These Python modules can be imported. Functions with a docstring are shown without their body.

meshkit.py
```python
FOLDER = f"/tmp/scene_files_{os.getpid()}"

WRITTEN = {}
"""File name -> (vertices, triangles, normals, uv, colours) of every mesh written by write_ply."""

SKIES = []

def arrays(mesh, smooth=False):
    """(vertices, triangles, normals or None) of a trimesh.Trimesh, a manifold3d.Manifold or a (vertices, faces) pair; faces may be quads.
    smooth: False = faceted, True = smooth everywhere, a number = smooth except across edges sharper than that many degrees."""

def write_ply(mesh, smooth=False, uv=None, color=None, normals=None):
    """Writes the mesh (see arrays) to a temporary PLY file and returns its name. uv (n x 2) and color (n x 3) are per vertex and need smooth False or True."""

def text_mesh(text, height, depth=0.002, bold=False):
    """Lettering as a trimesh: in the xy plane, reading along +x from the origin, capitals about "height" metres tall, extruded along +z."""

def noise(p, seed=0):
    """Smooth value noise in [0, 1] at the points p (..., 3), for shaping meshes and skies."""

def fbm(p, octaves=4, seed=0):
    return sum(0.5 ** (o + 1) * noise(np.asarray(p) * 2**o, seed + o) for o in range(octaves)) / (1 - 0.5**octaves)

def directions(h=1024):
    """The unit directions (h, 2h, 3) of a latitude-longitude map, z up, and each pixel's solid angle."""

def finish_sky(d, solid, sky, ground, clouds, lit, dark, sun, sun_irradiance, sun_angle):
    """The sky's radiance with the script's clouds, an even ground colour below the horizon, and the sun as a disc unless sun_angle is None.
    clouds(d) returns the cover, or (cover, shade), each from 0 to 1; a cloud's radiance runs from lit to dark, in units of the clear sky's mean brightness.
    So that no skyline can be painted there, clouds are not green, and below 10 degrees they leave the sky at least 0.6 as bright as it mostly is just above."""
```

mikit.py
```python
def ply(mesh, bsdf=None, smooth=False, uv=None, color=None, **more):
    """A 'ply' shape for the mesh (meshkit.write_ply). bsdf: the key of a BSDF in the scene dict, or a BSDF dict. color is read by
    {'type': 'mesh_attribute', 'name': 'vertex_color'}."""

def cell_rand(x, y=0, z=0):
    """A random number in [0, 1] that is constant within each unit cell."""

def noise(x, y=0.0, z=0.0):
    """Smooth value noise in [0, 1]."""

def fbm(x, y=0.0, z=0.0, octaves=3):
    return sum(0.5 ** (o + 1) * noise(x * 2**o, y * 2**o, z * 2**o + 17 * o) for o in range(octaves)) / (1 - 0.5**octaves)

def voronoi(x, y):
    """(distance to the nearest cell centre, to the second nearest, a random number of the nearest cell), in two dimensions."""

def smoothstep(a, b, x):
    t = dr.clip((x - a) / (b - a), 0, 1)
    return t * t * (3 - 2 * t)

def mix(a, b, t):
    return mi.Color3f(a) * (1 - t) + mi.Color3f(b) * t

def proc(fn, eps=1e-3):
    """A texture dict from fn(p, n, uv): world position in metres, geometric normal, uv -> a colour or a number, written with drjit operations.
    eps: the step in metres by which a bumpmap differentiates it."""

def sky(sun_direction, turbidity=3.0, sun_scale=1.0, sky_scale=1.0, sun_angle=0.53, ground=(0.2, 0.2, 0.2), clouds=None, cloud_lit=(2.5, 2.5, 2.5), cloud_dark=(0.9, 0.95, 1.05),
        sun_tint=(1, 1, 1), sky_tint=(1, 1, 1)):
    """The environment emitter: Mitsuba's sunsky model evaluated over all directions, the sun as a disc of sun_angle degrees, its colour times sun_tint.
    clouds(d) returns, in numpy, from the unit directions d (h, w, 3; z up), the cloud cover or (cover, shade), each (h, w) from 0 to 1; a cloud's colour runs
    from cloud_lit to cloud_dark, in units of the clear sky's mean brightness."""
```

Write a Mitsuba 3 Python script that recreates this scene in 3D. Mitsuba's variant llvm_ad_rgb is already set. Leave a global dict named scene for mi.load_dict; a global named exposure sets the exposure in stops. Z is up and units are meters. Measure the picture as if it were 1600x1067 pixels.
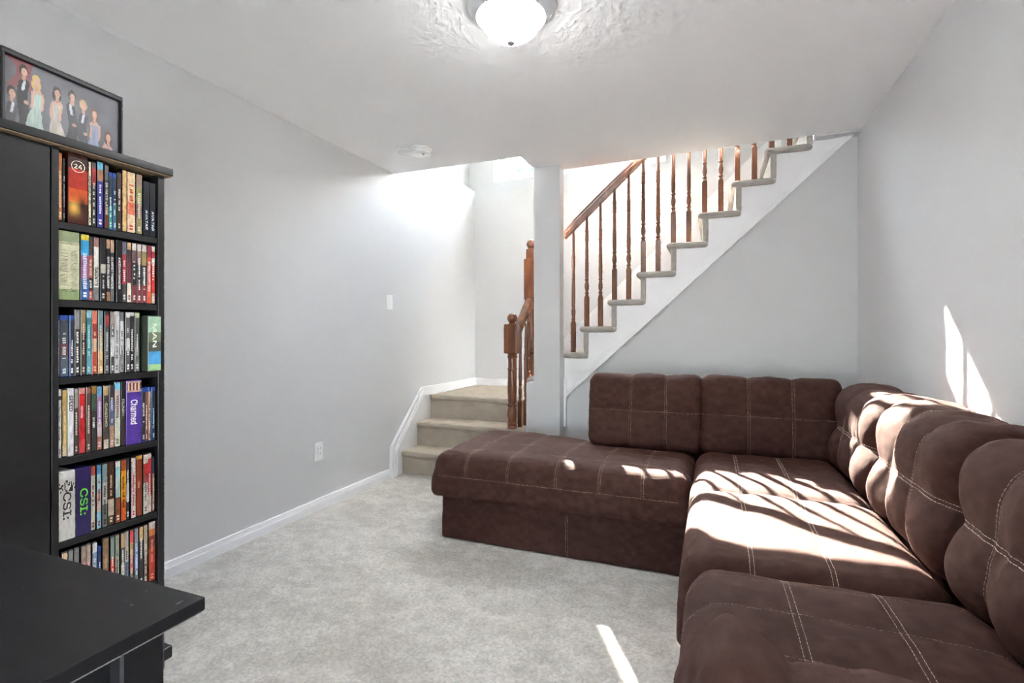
import math, random
import numpy as np
import trimesh
import drjit as dr
import mitsuba as mi
import mikit, meshkit
from mikit import noise, fbm, smoothstep, mix
from shapely.geometry import Polygon, LineString, box as sbox

T = mi.ScalarTransform4f
scene, labels = {}, {}

# ------------------------------------------------------------------ camera, sky, sun, exposure
FPX, YAW, HORIZON, EYE = 796.15, 0.3776, 546.87, 1.09
cam_f = np.array([-math.sin(YAW), math.cos(YAW), 0.0])
scene['camera'] = {
    'type': 'perspective', 'fov': 2 * math.degrees(math.atan(800 / FPX)), 'fov_axis': 'x', 'near_clip': 0.05, 'far_clip': 500.0,
    'principal_point_offset_y': (HORIZON - 533.5) / 1067.0,
    'to_world': T().look_at(origin=[0, 0, EYE], target=(np.array([0, 0, EYE]) + cam_f).tolist(), up=[0, 0, 1])}
SUN = (-0.525, 1.0, 0.92)


def clouds(d):
    n = meshkit.fbm(d * np.array([2.2, 2.2, 4.0]) + 7.3, 5, 3)
    c = np.clip((n - 0.40) / 0.25, 0, 1)
    return c, np.clip((n - 0.6) / 0.3, 0, 1) * 0.5


scene['sky'] = mikit.sky(SUN, turbidity=3.0, sun_scale=2.8, sky_scale=6.6, sun_tint=(0.86, 1.0, 1.2), clouds=clouds, ground=(0.85, 0.84, 0.81), sky_tint=(1.13, 1.0, 0.86))
exposure = 4.33
LAMP = 12.0

# ------------------------------------------------------------------ materials


def rgb(r, g, b):
    return {'type': 'rgb', 'value': [r, g, b]}


def srgb(r, g, b):
    f = lambda c: (c / 255 / 12.92) if c / 255 <= 0.04045 else ((c / 255 + 0.055) / 1.055) ** 2.4
    return [f(r), f(g), f(b)]


def two(b):
    return {'type': 'twosided', 'bsdf': b}


def bump(tex, scale, inner):
    return {'type': 'bumpmap', 'tex': tex, 'scale': scale, 'bsdf': inner}


def f_wall(p, n, uv):
    return mix((0.565, 0.568, 0.575), (0.585, 0.588, 0.594), fbm(p.x * 1.7 + p.y * 0.9, p.y * 1.3, p.z * 1.5))


def b_wall(p, n, uv):
    return fbm(p.x * 90, p.y * 90, p.z * 90, 2)


scene['m_wall'] = two(bump(mikit.proc(b_wall, 2e-3), 0.0006, {'type': 'principled', 'base_color': mikit.proc(f_wall), 'roughness': 0.55, 'specular': 0.35}))


def b_ceiling(p, n, uv):
    a = fbm(p.x * 55, p.y * 55, p.z * 55, 3)
    return smoothstep(0.42, 0.66, a)


scene['m_ceiling'] = two(bump(mikit.proc(b_ceiling, 2e-3), 0.0042, {'type': 'diffuse', 'reflectance': rgb(0.92, 0.92, 0.92)}))
scene['m_trim'] = two({'type': 'principled', 'base_color': rgb(0.80, 0.80, 0.81), 'roughness': 0.35, 'specular': 0.5})
scene['m_white_plastic'] = two({'type': 'principled', 'base_color': rgb(0.78, 0.78, 0.77), 'roughness': 0.3, 'specular': 0.5})
scene['m_slot'] = two({'type': 'diffuse', 'reflectance': rgb(0.05, 0.05, 0.05)})


def f_carpet(p, n, uv):
    warp = 0.35 * noise(p.x * 4, p.y * 4, 8.0)
    big = fbm(p.x * 4.2 + warp, p.y * 6.5 - warp, 3.0, 4)
    trod = fbm(p.x * 17 + 4, p.y * 24, 5.0, 3)
    fine = 0.55 * noise(p.x * 120, p.y * 120, 2.0) + 0.45 * noise(p.x * 260, p.y * 260, 4.0)
    c = mix((0.405, 0.385, 0.355), (0.50, 0.48, 0.448), smoothstep(0.28, 0.68, big * 0.55 + trod * 0.45))
    return c * (0.72 + 0.5 * fine)


def b_carpet(p, n, uv):
    return fbm(p.x * 150, p.y * 150, p.z * 150, 2) + 1.6 * fbm(p.x * 26, p.y * 26, p.z * 26, 2)


scene['m_carpet'] = two(bump(mikit.proc(b_carpet, 1.5e-3), 0.0045, {'type': 'principled', 'base_color': mikit.proc(f_carpet), 'roughness': 1.0, 'specular': 0.05, 'sheen': 0.25}))


def f_stair_carpet(p, n, uv):
    a = fbm(p.x * 14, p.y * 14, p.z * 16, 3)
    fine = noise(p.x * 260, p.y * 260, p.z * 260)
    return mix((0.36, 0.31, 0.25), (0.50, 0.44, 0.37), a) * (0.8 + 0.35 * fine)


scene['m_stair_carpet'] = two(bump(mikit.proc(b_carpet, 1.5e-3), 0.004, {'type': 'principled', 'base_color': mikit.proc(f_stair_carpet), 'roughness': 1.0, 'specular': 0.05, 'sheen': 0.25}))


def f_flight_carpet(p, n, uv):
    a = fbm(p.x * 24, p.y * 24, p.z * 24, 3)
    fine = noise(p.x * 260, p.y * 260, p.z * 260)
    return mix((0.33, 0.305, 0.275), (0.50, 0.475, 0.44), a) * (0.8 + 0.35 * fine)


scene['m_flight_carpet'] = two(bump(mikit.proc(b_carpet, 1.5e-3), 0.004, {'type': 'principled', 'base_color': mikit.proc(f_flight_carpet), 'roughness': 1.0, 'specular': 0.05, 'sheen': 0.25}))


def f_oak(p, n, uv):
    g = fbm(p.x * 60 + 3 * noise(p.z * 5, p.x * 9), p.y * 60, p.z * 3.2, 4)
    ring = 0.5 + 0.5 * dr.sin(55 * (p.x + p.y) + 9 * noise(p.z * 3, p.x * 12, p.y * 12))
    t = dr.clip(0.65 * g + 0.35 * ring, 0, 1)
    return mix((0.055, 0.017, 0.008), (0.25, 0.088, 0.038), t)


scene['m_oak'] = two({'type': 'principled', 'base_color': mikit.proc(f_oak), 'roughness': 0.28, 'specular': 0.55, 'clearcoat': 0.35, 'clearcoat_gloss': 0.8})


def f_suede(p, n, uv):
    a = fbm(p.x * 2.4, p.y * 2.4, p.z * 2.4, 3)
    nap = fbm(p.x * 38, p.y * 38, p.z * 38, 3)
    fine = noise(p.x * 700, p.y * 700, p.z * 700)
    c = mix((0.034, 0.0125, 0.0092), (0.066, 0.0285, 0.0220), smoothstep(0.2, 0.8, 0.45 * a + 0.55 * nap))
    return c * (0.9 + 0.2 * fine)


def b_suede(p, n, uv):
    return fbm(p.x * 420, p.y * 420, p.z * 420, 2) + 2.0 * fbm(p.x * 60, p.y * 60, p.z * 60, 2)


scene['m_suede'] = two(bump(mikit.proc(b_suede, 8e-4), 0.0006, {'type': 'principled', 'base_color': mikit.proc(f_suede), 'roughness': 0.8, 'specular': 0.25, 'sheen': 0.85, 'sheen_tint': 0.25}))
scene['m_thread_pale'] = two({'type': 'diffuse', 'reflectance': rgb(0.66, 0.58, 0.52)})
scene['m_thread'] = two({'type': 'diffuse', 'reflectance': rgb(0.42, 0.33, 0.28)})


def f_black(p, n, uv):
    s = fbm(p.x * 6, p.y * 60, p.z * 60, 3)
    dust = smoothstep(0.84, 0.93, noise(p.x * 150, p.y * 150, p.z * 150)) * smoothstep(0.45, 0.65, fbm(p.x * 6, p.y * 6, p.z * 6)) * smoothstep(0.6, 0.9, n.z)
    return mix(mix((0.0095, 0.010, 0.012), (0.0145, 0.015, 0.0165), s), (0.14, 0.14, 0.14), dust)


scene['m_black'] = two({'type': 'principled', 'base_color': mikit.proc(f_black), 'roughness': 0.42, 'specular': 0.5})
scene['m_black_plain'] = two({'type': 'principled', 'base_color': rgb(0.012, 0.0125, 0.014), 'roughness': 0.4, 'specular': 0.5})
scene['m_raw_board'] = two({'type': 'diffuse', 'reflectance': rgb(0.30, 0.22, 0.14)})
scene['m_grey_edge'] = two({'type': 'diffuse', 'reflectance': rgb(0.25, 0.25, 0.25)})
scene['m_print'] = two({'type': 'principled', 'base_color': {'type': 'mesh_attribute', 'name': 'vertex_color'}, 'roughness': 0.28, 'specular': 0.5})
scene['m_poster'] = two({'type': 'principled', 'base_color': {'type': 'mesh_attribute', 'name': 'vertex_color'}, 'roughness': 0.38, 'specular': 0.4})
scene['m_pan'] = two({'type': 'principled', 'base_color': rgb(0.62, 0.63, 0.65), 'roughness': 0.35, 'specular': 0.5})
scene['m_nickel'] = {'type': 'roughconductor', 'material': 'Cr', 'alpha': 0.3}
scene['m_glass'] = {'type': 'thindielectric'}
scene['m_bark'] = two({'type': 'diffuse', 'reflectance': rgb(0.12, 0.09, 0.06)})
scene['m_grass'] = two({'type': 'diffuse', 'reflectance': rgb(0.16, 0.2, 0.1)})
scene['m_leaf'] = {'type': 'principledthin', 'base_color': rgb(0.10, 0.24, 0.16), 'roughness': 0.6, 'diff_trans': 0.9}

# ------------------------------------------------------------------ helpers


def put(key, mesh, mat, smooth=False, label=None, cat=None, group=None, kind=None, color=None, **more):
    scene[key] = mikit.ply(mesh, mat, smooth=smooth, color=color, **more)
    tag(key, label, cat, group, kind)
    return key


def tag(key, label=None, cat=None, group=None, kind=None):
    d = {}
    if label: d['label'] = label
    if cat: d['category'] = cat
    if group: d['group'] = group
    if kind: d['kind'] = kind
    if d: labels.setdefault(key, {}).update(d)


def num(name, i):
    return name if i == 0 else f'{name}_{i:03d}'


def cat(*ms):
    return trimesh.util.concatenate([m for m in ms])


def bx(x0, x1, y0, y1, z0, z1):
    m = trimesh.creation.box((x1 - x0, y1 - y0, z1 - z0))
    m.apply_translation(((x0 + x1) / 2, (y0 + y1) / 2, (z0 + z1) / 2))
    return m


def rbx(x0, x1, y0, y1, z0, z1, r=0.004, seg=2):
    """A box with rounded edges."""
    pts = []
    a = np.linspace(0, np.pi / 2, seg + 1)
    octv = []
    for t in a:
        for p in a:
            octv.append((math.cos(t) * math.cos(p), math.cos(t) * math.sin(p), math.sin(t)))
    octv = np.unique(np.round(np.array(octv), 6), axis=0)
    for sx in (-1, 1):
        for sy in (-1, 1):
            for sz in (-1, 1):
                c = np.array([(x1 - r) if sx > 0 else (x0 + r), (y1 - r) if sy > 0 else (y0 + r), (z1 - r) if sz > 0 else (z0 + r)])
                pts.append(c + octv * r * np.array([sx, sy, sz]))
    return trimesh.convex.convex_hull(np.vstack(pts))


def extr(poly, h):
    return trimesh.creation.extrude_polygon(poly, h, engine='earcut')


def prism_xy(pts, z0, z1):
    m = extr(Polygon(pts), z1 - z0)
    m.apply_translation((0, 0, z0))
    return m


def prism_xz(poly, y0, y1):
    """Polygon in (x, z), extruded along y."""
    m = extr(poly if hasattr(poly, 'area') else Polygon(poly), y1 - y0)
    v = m.vertices
    m = trimesh.Trimesh(np.stack([v[:, 0], y1 - v[:, 2], v[:, 1]], 1), m.faces, process=False)
    return m


def prism_yz(poly, x0, x1):
    m = extr(poly if hasattr(poly, 'area') else Polygon(poly), x1 - x0)
    v = m.vertices
    return trimesh.Trimesh(np.stack([x0 + v[:, 2], v[:, 0], v[:, 1]], 1), m.faces, process=False)


def lathe(profile, n=24, at=(0, 0, 0)):
    """profile: (radius, z) pairs from bottom to top."""
    m = trimesh.creation.revolve(np.array(profile, float), sections=n)
    m.apply_translation(at)
    return m


def bar(p, q, w, h, roll=0.0):
    """A straight bar with a rectangular section from p to q, h measured upwards."""
    p, q = np.array(p, float), np.array(q, float)
    d = q - p
    L = np.linalg.norm(d)
    x = d / L
    y = np.cross([0, 0, 1.0], x); y /= np.linalg.norm(y)
    z = np.cross(x, y)
    m = trimesh.creation.box((L, w, h))
    M = np.eye(4); M[:3, 0], M[:3, 1], M[:3, 2], M[:3, 3] = x, y, z, (p + q) / 2
    m.apply_transform(M)
    return m


def struct(key, mesh, mat, label=None, smooth=False):
    return put(key, mesh, mat, smooth=smooth, kind='structure', label=label)


def hole_wall(u0, u1, v0, v1, hu0, hu1, hv0, hv1):
    return Polygon([(u0, v0), (u1, v0), (u1, v1), (u0, v1)], [[(hu0, hv0), (hu1, hv0), (hu1, hv1), (hu0, hv1)]])


# ------------------------------------------------------------------ the setting
XL, XR, H = -2.27, 0.813, 2.30
YB, YW, YREAR, TOP = 4.695, 3.665, -1.8, 5.06        # stairwell back wall, wall under the flight, wall behind the camera, ceiling upstairs
UP = 2.66
LEDGE = 2.535

struct('floor', bx(XL, XR, YREAR, YW, -0.08, 0.0), 'm_carpet')
struct('wall_left', bx(XL - 0.25, XL, YREAR, YB + 0.5, -0.08, LEDGE), 'm_wall')
struct('wall_right', bx(XR, XR + 0.14, YREAR, YW + 0.1, -0.08, UP), 'm_wall')
slab = Polygon([(XL, YREAR), (XR, YREAR), (XR, 3.568), (-1.235, 3.662), (-1.235, 3.275), (XL, 3.275)])
sm = extr(slab, UP - H); sm.apply_translation((0, 0, H))
struct('ceiling', sm, 'm_ceiling')
struct('wall_back', bx(XL - 0.25, 2.3, YB, YB + 0.5, -0.08, LEDGE), 'm_wall')
W1 = (-2.05, -0.52, 2.77, 4.25)                       # the sunny window over the stairs: glass x0, x1, z0, z1
yw = YB + 0.235
struct('wall_back_upper', prism_xz(hole_wall(-2.7, 2.3, LEDGE, TOP, W1[0] - 0.06, W1[1] + 0.06, W1[2] - 0.03, W1[3] + 0.06), yw, yw + 0.2), 'm_wall')
struct('wall_left_upper', bx(-2.7, -2.455, 0.5, yw + 0.2, LEDGE, TOP), 'm_wall')
struct('wall_right_upper', bx(2.3, 2.4, 0.5, yw + 0.2, 2.3, TOP), 'm_wall')
struct('wall_front_upper', bx(-2.6, 2.4, 0.4, 0.5, UP, TOP), 'm_wall')
struct('ceiling_upper', bx(-2.6, 2.4, 0.4, yw + 0.2, TOP, TOP + 0.1), 'm_ceiling')
struct('floor_upper', bx(XR + 0.0, 2.3, 0.4, YB, UP - 0.2, UP), 'm_flight_carpet')
RW = (-0.52, 0.66, 0.40, 1.35)                         # window behind the camera
struct('wall_rear', prism_xz(hole_wall(XL - 0.25, XR + 0.14, -0.08, UP, *RW), YREAR - 0.2, YREAR), 'm_wall')

# column and low wall at the foot of the flight
knee = Polygon([(-1.286, 0), (-1.03, 0), (-1.03, H), (-1.227, H), (-1.227, 0.725), (-1.286, 0.725)])
struct('wall_column', prism_xz(knee, 3.528, 3.626), 'm_wall')
struct('wall_knee', cat(bx(-1.286, -1.225, 3.626, 3.79, 0, 0.715), bx(-1.225, -1.03, 3.626, 3.70, 0, 0.70), bx(-1.05, -1.03, 3.62, 3.66, 0, 0.90)), 'm_wall')

# flight of stairs rising to the right
RISE, RUN, TIP5, TW = 0.1896, 0.2031, -1.118, 0.2676
tip = lambda k: TIP5 + RUN * (k - 5)
lowA, lowB = np.array([-1.012, 0.620]), np.array([0.795, 2.298])
slope = (lowB - lowA)[1] / (lowB - lowA)[0]
lowz = lambda x: lowA[1] + slope * (x - lowA[0])
struct('wall_under_stairs', prism_xz([(-1.03, 0), (XR, 0), (XR, H), (0.80, H), (-1.03, lowz(-1.03) + 0.05)], YW, YW + 0.09), 'm_wall')
struct('wall_over_stringer', bx(0.585, XR, 3.574, 3.70, H - 0.012, UP), 'm_wall')

# trims
lp = [(0, 0), (0.013, 0), (0.013, 0.040), (0.010, 0.046), (0.010, 0.050), (0.008, 0.060), (0.009, 0.065), (0.006, 0.070), (0, 0.070)]
bm = extr(Polygon(lp), 3.219 - YREAR)
v = bm.vertices
struct('baseboard_left', trimesh.Trimesh(np.stack([XL + v[:, 0], 3.219 - v[:, 2], v[:, 1]], 1), bm.faces, process=False), 'm_trim')
bm = extr(Polygon(lp), 1.0)
v = bm.vertices
struct('baseboard_back', trimesh.Trimesh(np.stack([XL + v[:, 2], YB - v[:, 0], 0.565 + v[:, 1]], 1), bm.faces, process=False), 'm_trim')
# the stair skirt on the left wall: a flat board with a stepped moulding along its upper edge
path = LineString([(3.219, -0.02), (3.219, 0.232), (3.655, 0.640), (YB, 0.640)])
skirt_board = Polygon([(3.222, 0), (3.222, 0.23), (3.657, 0.637), (YB, 0.637), (YB, 0.2), (3.9, 0.0)])
struct('trim_1', prism_yz(skirt_board, XL, XL + 0.012), 'm_trim')


def band(line, a, b):
    A = np.array(line.parallel_offset(a, 'right', join_style=2).coords) if a else np.array(line.coords)
    B = np.array(line.parallel_offset(b, 'right', join_style=2).coords)
    if A[0][1] > 0.3: A = A[::-1]
    if B[0][1] > 0.3: B = B[::-1]
    return Polygon(np.vstack([A, B[::-1]])).intersection(sbox(0, 0, YB, 2))


for i, (a, b, d) in enumerate(((0.0, 0.012, 0.026), (0.012, 0.040, 0.019), (0.040, 0.050, 0.027), (0.050, 0.064, 0.021), (0.064, 0.074, 0.030))):
    put(num('trim_1__moulding', i), prism_yz(band(path, a, b), XL + 0.002, XL + d), 'm_trim')

# stringer of the flight and its moulding
saw = [(-1.03, lowz(-1.03))]
saw += [(0.80, lowz(0.80)), (0.80, H)]
for k in range(12, 4, -1):
    t = tip(k)
    saw += [(min(t + 0.245, 0.80), RISE * (k + 1) - 0.03 if k < 12 else H), (min(t + 0.245, 0.80), RISE * k - 0.03), (t + 0.04, RISE * k - 0.03)] if k < 12 else [(0.55, H), (0.55, RISE * k - 0.03), (t + 0.04, RISE * k - 0.03)]
saw += [(-1.03, RISE * 5 - 0.03)]
struct('trim_2', prism_xz(Polygon(saw).buffer(0), 3.652, 3.69), 'm_trim')
for i, (a, b, d) in enumerate(((0.0, 0.016, 0.024), (0.016, 0.030, 0.012), (0.030, 0.040, 0.020), (0.040, 0.054, 0.008), (0.054, 0.061, 0.013))):
    n_ = np.array([-slope, 1]) / math.hypot(slope, 1)
    x0, x1 = -1.018, 0.797
    p = [(x0, lowz(x0) + a * math.hypot(slope, 1)), (x1, lowz(x1) + a * math.hypot(slope, 1)), (x1, lowz(x1) + b * math.hypot(slope, 1)), (x0, lowz(x0) + b * math.hypot(slope, 1))]
    pm = Polygon(p).intersection(sbox(-2, 0, 2, H))
    if pm.area > 0:
        put(num('trim_2__moulding', i), prism_xz(pm, 3.652 - d, 3.655), 'm_trim')
put('trim_2__end_strip', bx(-1.03, -1.014, 3.630, 3.652, 0.40, 0.752), 'm_trim')

# sunny window over the stairs
gx0, gx1, gz0, gz1 = W1
wy = yw + 0.05
def frame_of(a, b, c, d):
    return Polygon([(gx0 - a, gz0 - c), (gx1 + a, gz0 - c), (gx1 + a, gz1 + a), (gx0 - a, gz1 + a)], [[(gx0 - b, gz0 - d), (gx1 + b, gz0 - d), (gx1 + b, gz1 + b), (gx0 - b, gz1 + b)]])


struct('window_1', prism_xz(frame_of(0.06, 0, 0.03, 0), wy, wy + 0.06), 'm_trim')
put('window_1__casing', prism_xz(frame_of(0.11, 0.06, 0.095, 0.03), yw - 0.018, yw), 'm_trim')
put('window_1__casing_edge', prism_xz(frame_of(0.11, 0.095, 0.095, 0.08), yw - 0.03, yw - 0.015), 'm_trim')
put('window_1__pane', (np.array([[gx0, wy + 0.03, gz0], [gx1, wy + 0.03, gz0], [gx1, wy + 0.03, gz1], [gx0, wy + 0.03, gz1]]), np.array([[0, 1, 2], [0, 2, 3]])), 'm_glass')
# window behind the camera
a0, a1, b0, b1 = RW
ry = YREAR - 0.1
fr = Polygon([(a0, b0), (a1, b0), (a1, b1), (a0, b1)], [[(a0 + 0.05, b0 + 0.05), ((a0 + a1) / 2 - 0.025, b0 + 0.05), ((a0 + a1) / 2 - 0.025, b1 - 0.05), (a0 + 0.05, b1 - 0.05)],
                                                         [((a0 + a1) / 2 + 0.025, b0 + 0.05), (a1 - 0.05, b0 + 0.05), (a1 - 0.05, b1 - 0.05), ((a0 + a1) / 2 + 0.025, b1 - 0.05)]])
struct('window_2', prism_xz(fr, ry - 0.03, ry + 0.03), 'm_trim')
put('window_2__pane', (np.array([[a0, ry, b0], [a1, ry, b0], [a1, ry, b1], [a0, ry, b1]]), np.array([[0, 1, 2], [0, 2, 3]])), 'm_glass')

# ------------------------------------------------------------------ stairs
st = 'carpeted_steps'
tag(st, 'three tan carpeted steps rising to the landing beside the left wall', 'steps')
for i, (yn, zt, y1) in enumerate(((3.345, 0.178, 3.60), (3.562, 0.368, 3.82), (3.776, 0.565, YB))):
    xr_ = -1.288
    put(num(st + '__tread', i), rbx(XL + 0.013, xr_, yn, y1, zt - 0.045, zt, 0.021, 4), 'm_stair_carpet', smooth=40)
    put(num(st + '__riser', i), rbx(XL + 0.013, xr_ - 0.001, yn + 0.026, yn + 0.06, [0, 0.150, 0.34][i], zt - 0.03, 0.006, 2), 'm_stair_carpet', smooth=40)
tag(st + '__tread_002', 'carpeted landing')

fl = 'stair_flight'
tag(fl, 'grey carpeted flight of stairs rising to the right above the sofa', 'stairs')
for i, k in enumerate(range(4, 14)):
    t = tip(k)
    put(num(fl + '__tread', i), rbx(t, t + TW, 3.628, YB - 0.02, RISE * k - 0.043, RISE * k, 0.021, 4), 'm_flight_carpet', smooth=40)
    t2 = tip(k + 1)
    put(num(fl + '__riser', i), rbx(t2 + 0.030, t2 + 0.066, 3.640, YB - 0.02, RISE * k - 0.01, RISE * (k + 1) - 0.03, 0.008, 2), 'm_flight_carpet', smooth=40)
sk = Polygon([(tip(4), RISE * 4 - 0.2), (tip(13), RISE * 13 - 0.2), (tip(13), RISE * 13 + 0.30), (tip(4), RISE * 4 + 0.28)])
put(fl + '__wall_skirt', prism_xz(sk, YB - 0.022, YB), 'm_trim')
labels[fl + '__wall_skirt'] = {'label': 'white skirting board along the far wall'}


# balusters: one turned profile, on a square block
def baluster(height, base=0.222):
    b = rbx(-0.0165, 0.0165, -0.0165, 0.0165, 0, base, 0.003, 1)
    z = base
    pr = [(0.0005, z - 0.002), (0.0150, z - 0.002), (0.0165, z + 0.004), (0.0110, z + 0.012), (0.0105, z + 0.018), (0.0155, z + 0.024), (0.0160, z + 0.030), (0.0105, z + 0.036),
          (0.0100, z + 0.044), (0.0145, z + 0.056), (0.0165, z + 0.072), (0.0150, z + 0.090), (0.0105, z + 0.108), (0.0098, z + 0.116), (0.0150, z + 0.122), (0.0155, z + 0.128), (0.0110, z + 0.134), (0.0130, z + 0.15),
          (0.0140, z + 0.20), (0.0122, z + 0.30), (0.0105, z + 0.40), (0.0100, z + 0.408), (0.0142, z + 0.414), (0.0142, z + 0.420), (0.0118, z + 0.428), (0.0128, z + 0.450), (0.0112, z + 0.474), (0.0142, z + 0.480), (0.0142, z + 0.486), (0.0104, z + 0.494),
          (0.0098, z + 0.52), (0.0085, max(height, z + 0.55)), (0.0005, max(height, z + 0.55))]
    return cat(b, lathe(pr, 14))


rl = 'stair_railing'
tag(rl, 'oak stair railing with turned balusters along the upper flight', 'railing')
railz = lambda x: 1.796 + 0.905 * (x + 1.054)
for i in range(18):
    x = -0.975 + 0.1017 * i
    k = 5 + (i + 1) // 2
    put(num(rl + '__baluster', i), baluster(railz(x) - RISE * k), 'm_oak', smooth=35, to_world=T().translate([x, 3.70, RISE * k - 0.002]))
prof = Polygon([(-0.026, -0.032), (0.026, -0.032), (0.030, -0.012), (0.027, -0.004), (0.031, 0.008), (0.026, 0.022), (0.012, 0.031), (-0.012, 0.031), (-0.026, 0.022), (-0.031, 0.008), (-0.027, -0.004), (-0.030, -0.012)])


def rail(p, q):
    p, q = np.array(p, float), np.array(q, float)
    d = q - p; L = np.linalg.norm(d); x = d / L
    y = np.cross([0, 0, 1.0], x); y /= np.linalg.norm(y)
    z = np.cross(x, y)
    m = extr(prof, L)
    M = np.eye(4); M[:3, 0], M[:3, 1], M[:3, 2], M[:3, 3] = -y, z, x, p
    if np.linalg.det(M[:3, :3]) < 0: M[:3, 0] = y
    m.apply_transform(M)
    return m


put(rl + '__handrail', rail((-1.06, 3.70, railz(-1.06) + 0.028), (0.85, 3.70, railz(0.85) + 0.028)), 'm_oak', smooth=25)


def newel(h, w=0.052):
    """A square newel with a turned shaft, an upper block and a ball."""
    parts = [lathe([(0.001, 0), (0.036, 0), (0.040, 0.008), (0.036, 0.018), (0.031, 0.024), (0.038, 0.030), (0.038, 0.042), (0.030, 0.050), (0.034, 0.075), (0.039, 0.110), (0.037, 0.135), (0.031, 0.160), (0.030, 0.166), (0.038, 0.172), (0.038, 0.184), (0.032, 0.190), (0.033, 0.21),
                    (0.0375, 0.30), (0.0335, h - 0.44), (0.0325, h - 0.435), (0.038, h - 0.428), (0.038, h - 0.416), (0.0325, h - 0.41), (0.032, h - 0.34), (0.038, h - 0.335), (0.040, h - 0.325), (0.034, h - 0.318), (0.040, h - 0.300), (0.001, h - 0.300)], 24)]
    blk = rbx(-w, w, -w, w, h - 0.305, h - 0.082, 0.008, 2)
    ball = [(0.001, h - 0.085), (0.026, h - 0.085), (0.027, h - 0.075), (0.017, h - 0.068), (0.015, h - 0.062)]
    R, c = 0.039, h - 0.036
    for a in np.linspace(-62, 90, 14):
        ball.append((max(R * math.cos(math.radians(a)), 0.0005), c + R * math.sin(math.radians(a))))
    return parts[0], blk, lathe(ball, 24)


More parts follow.
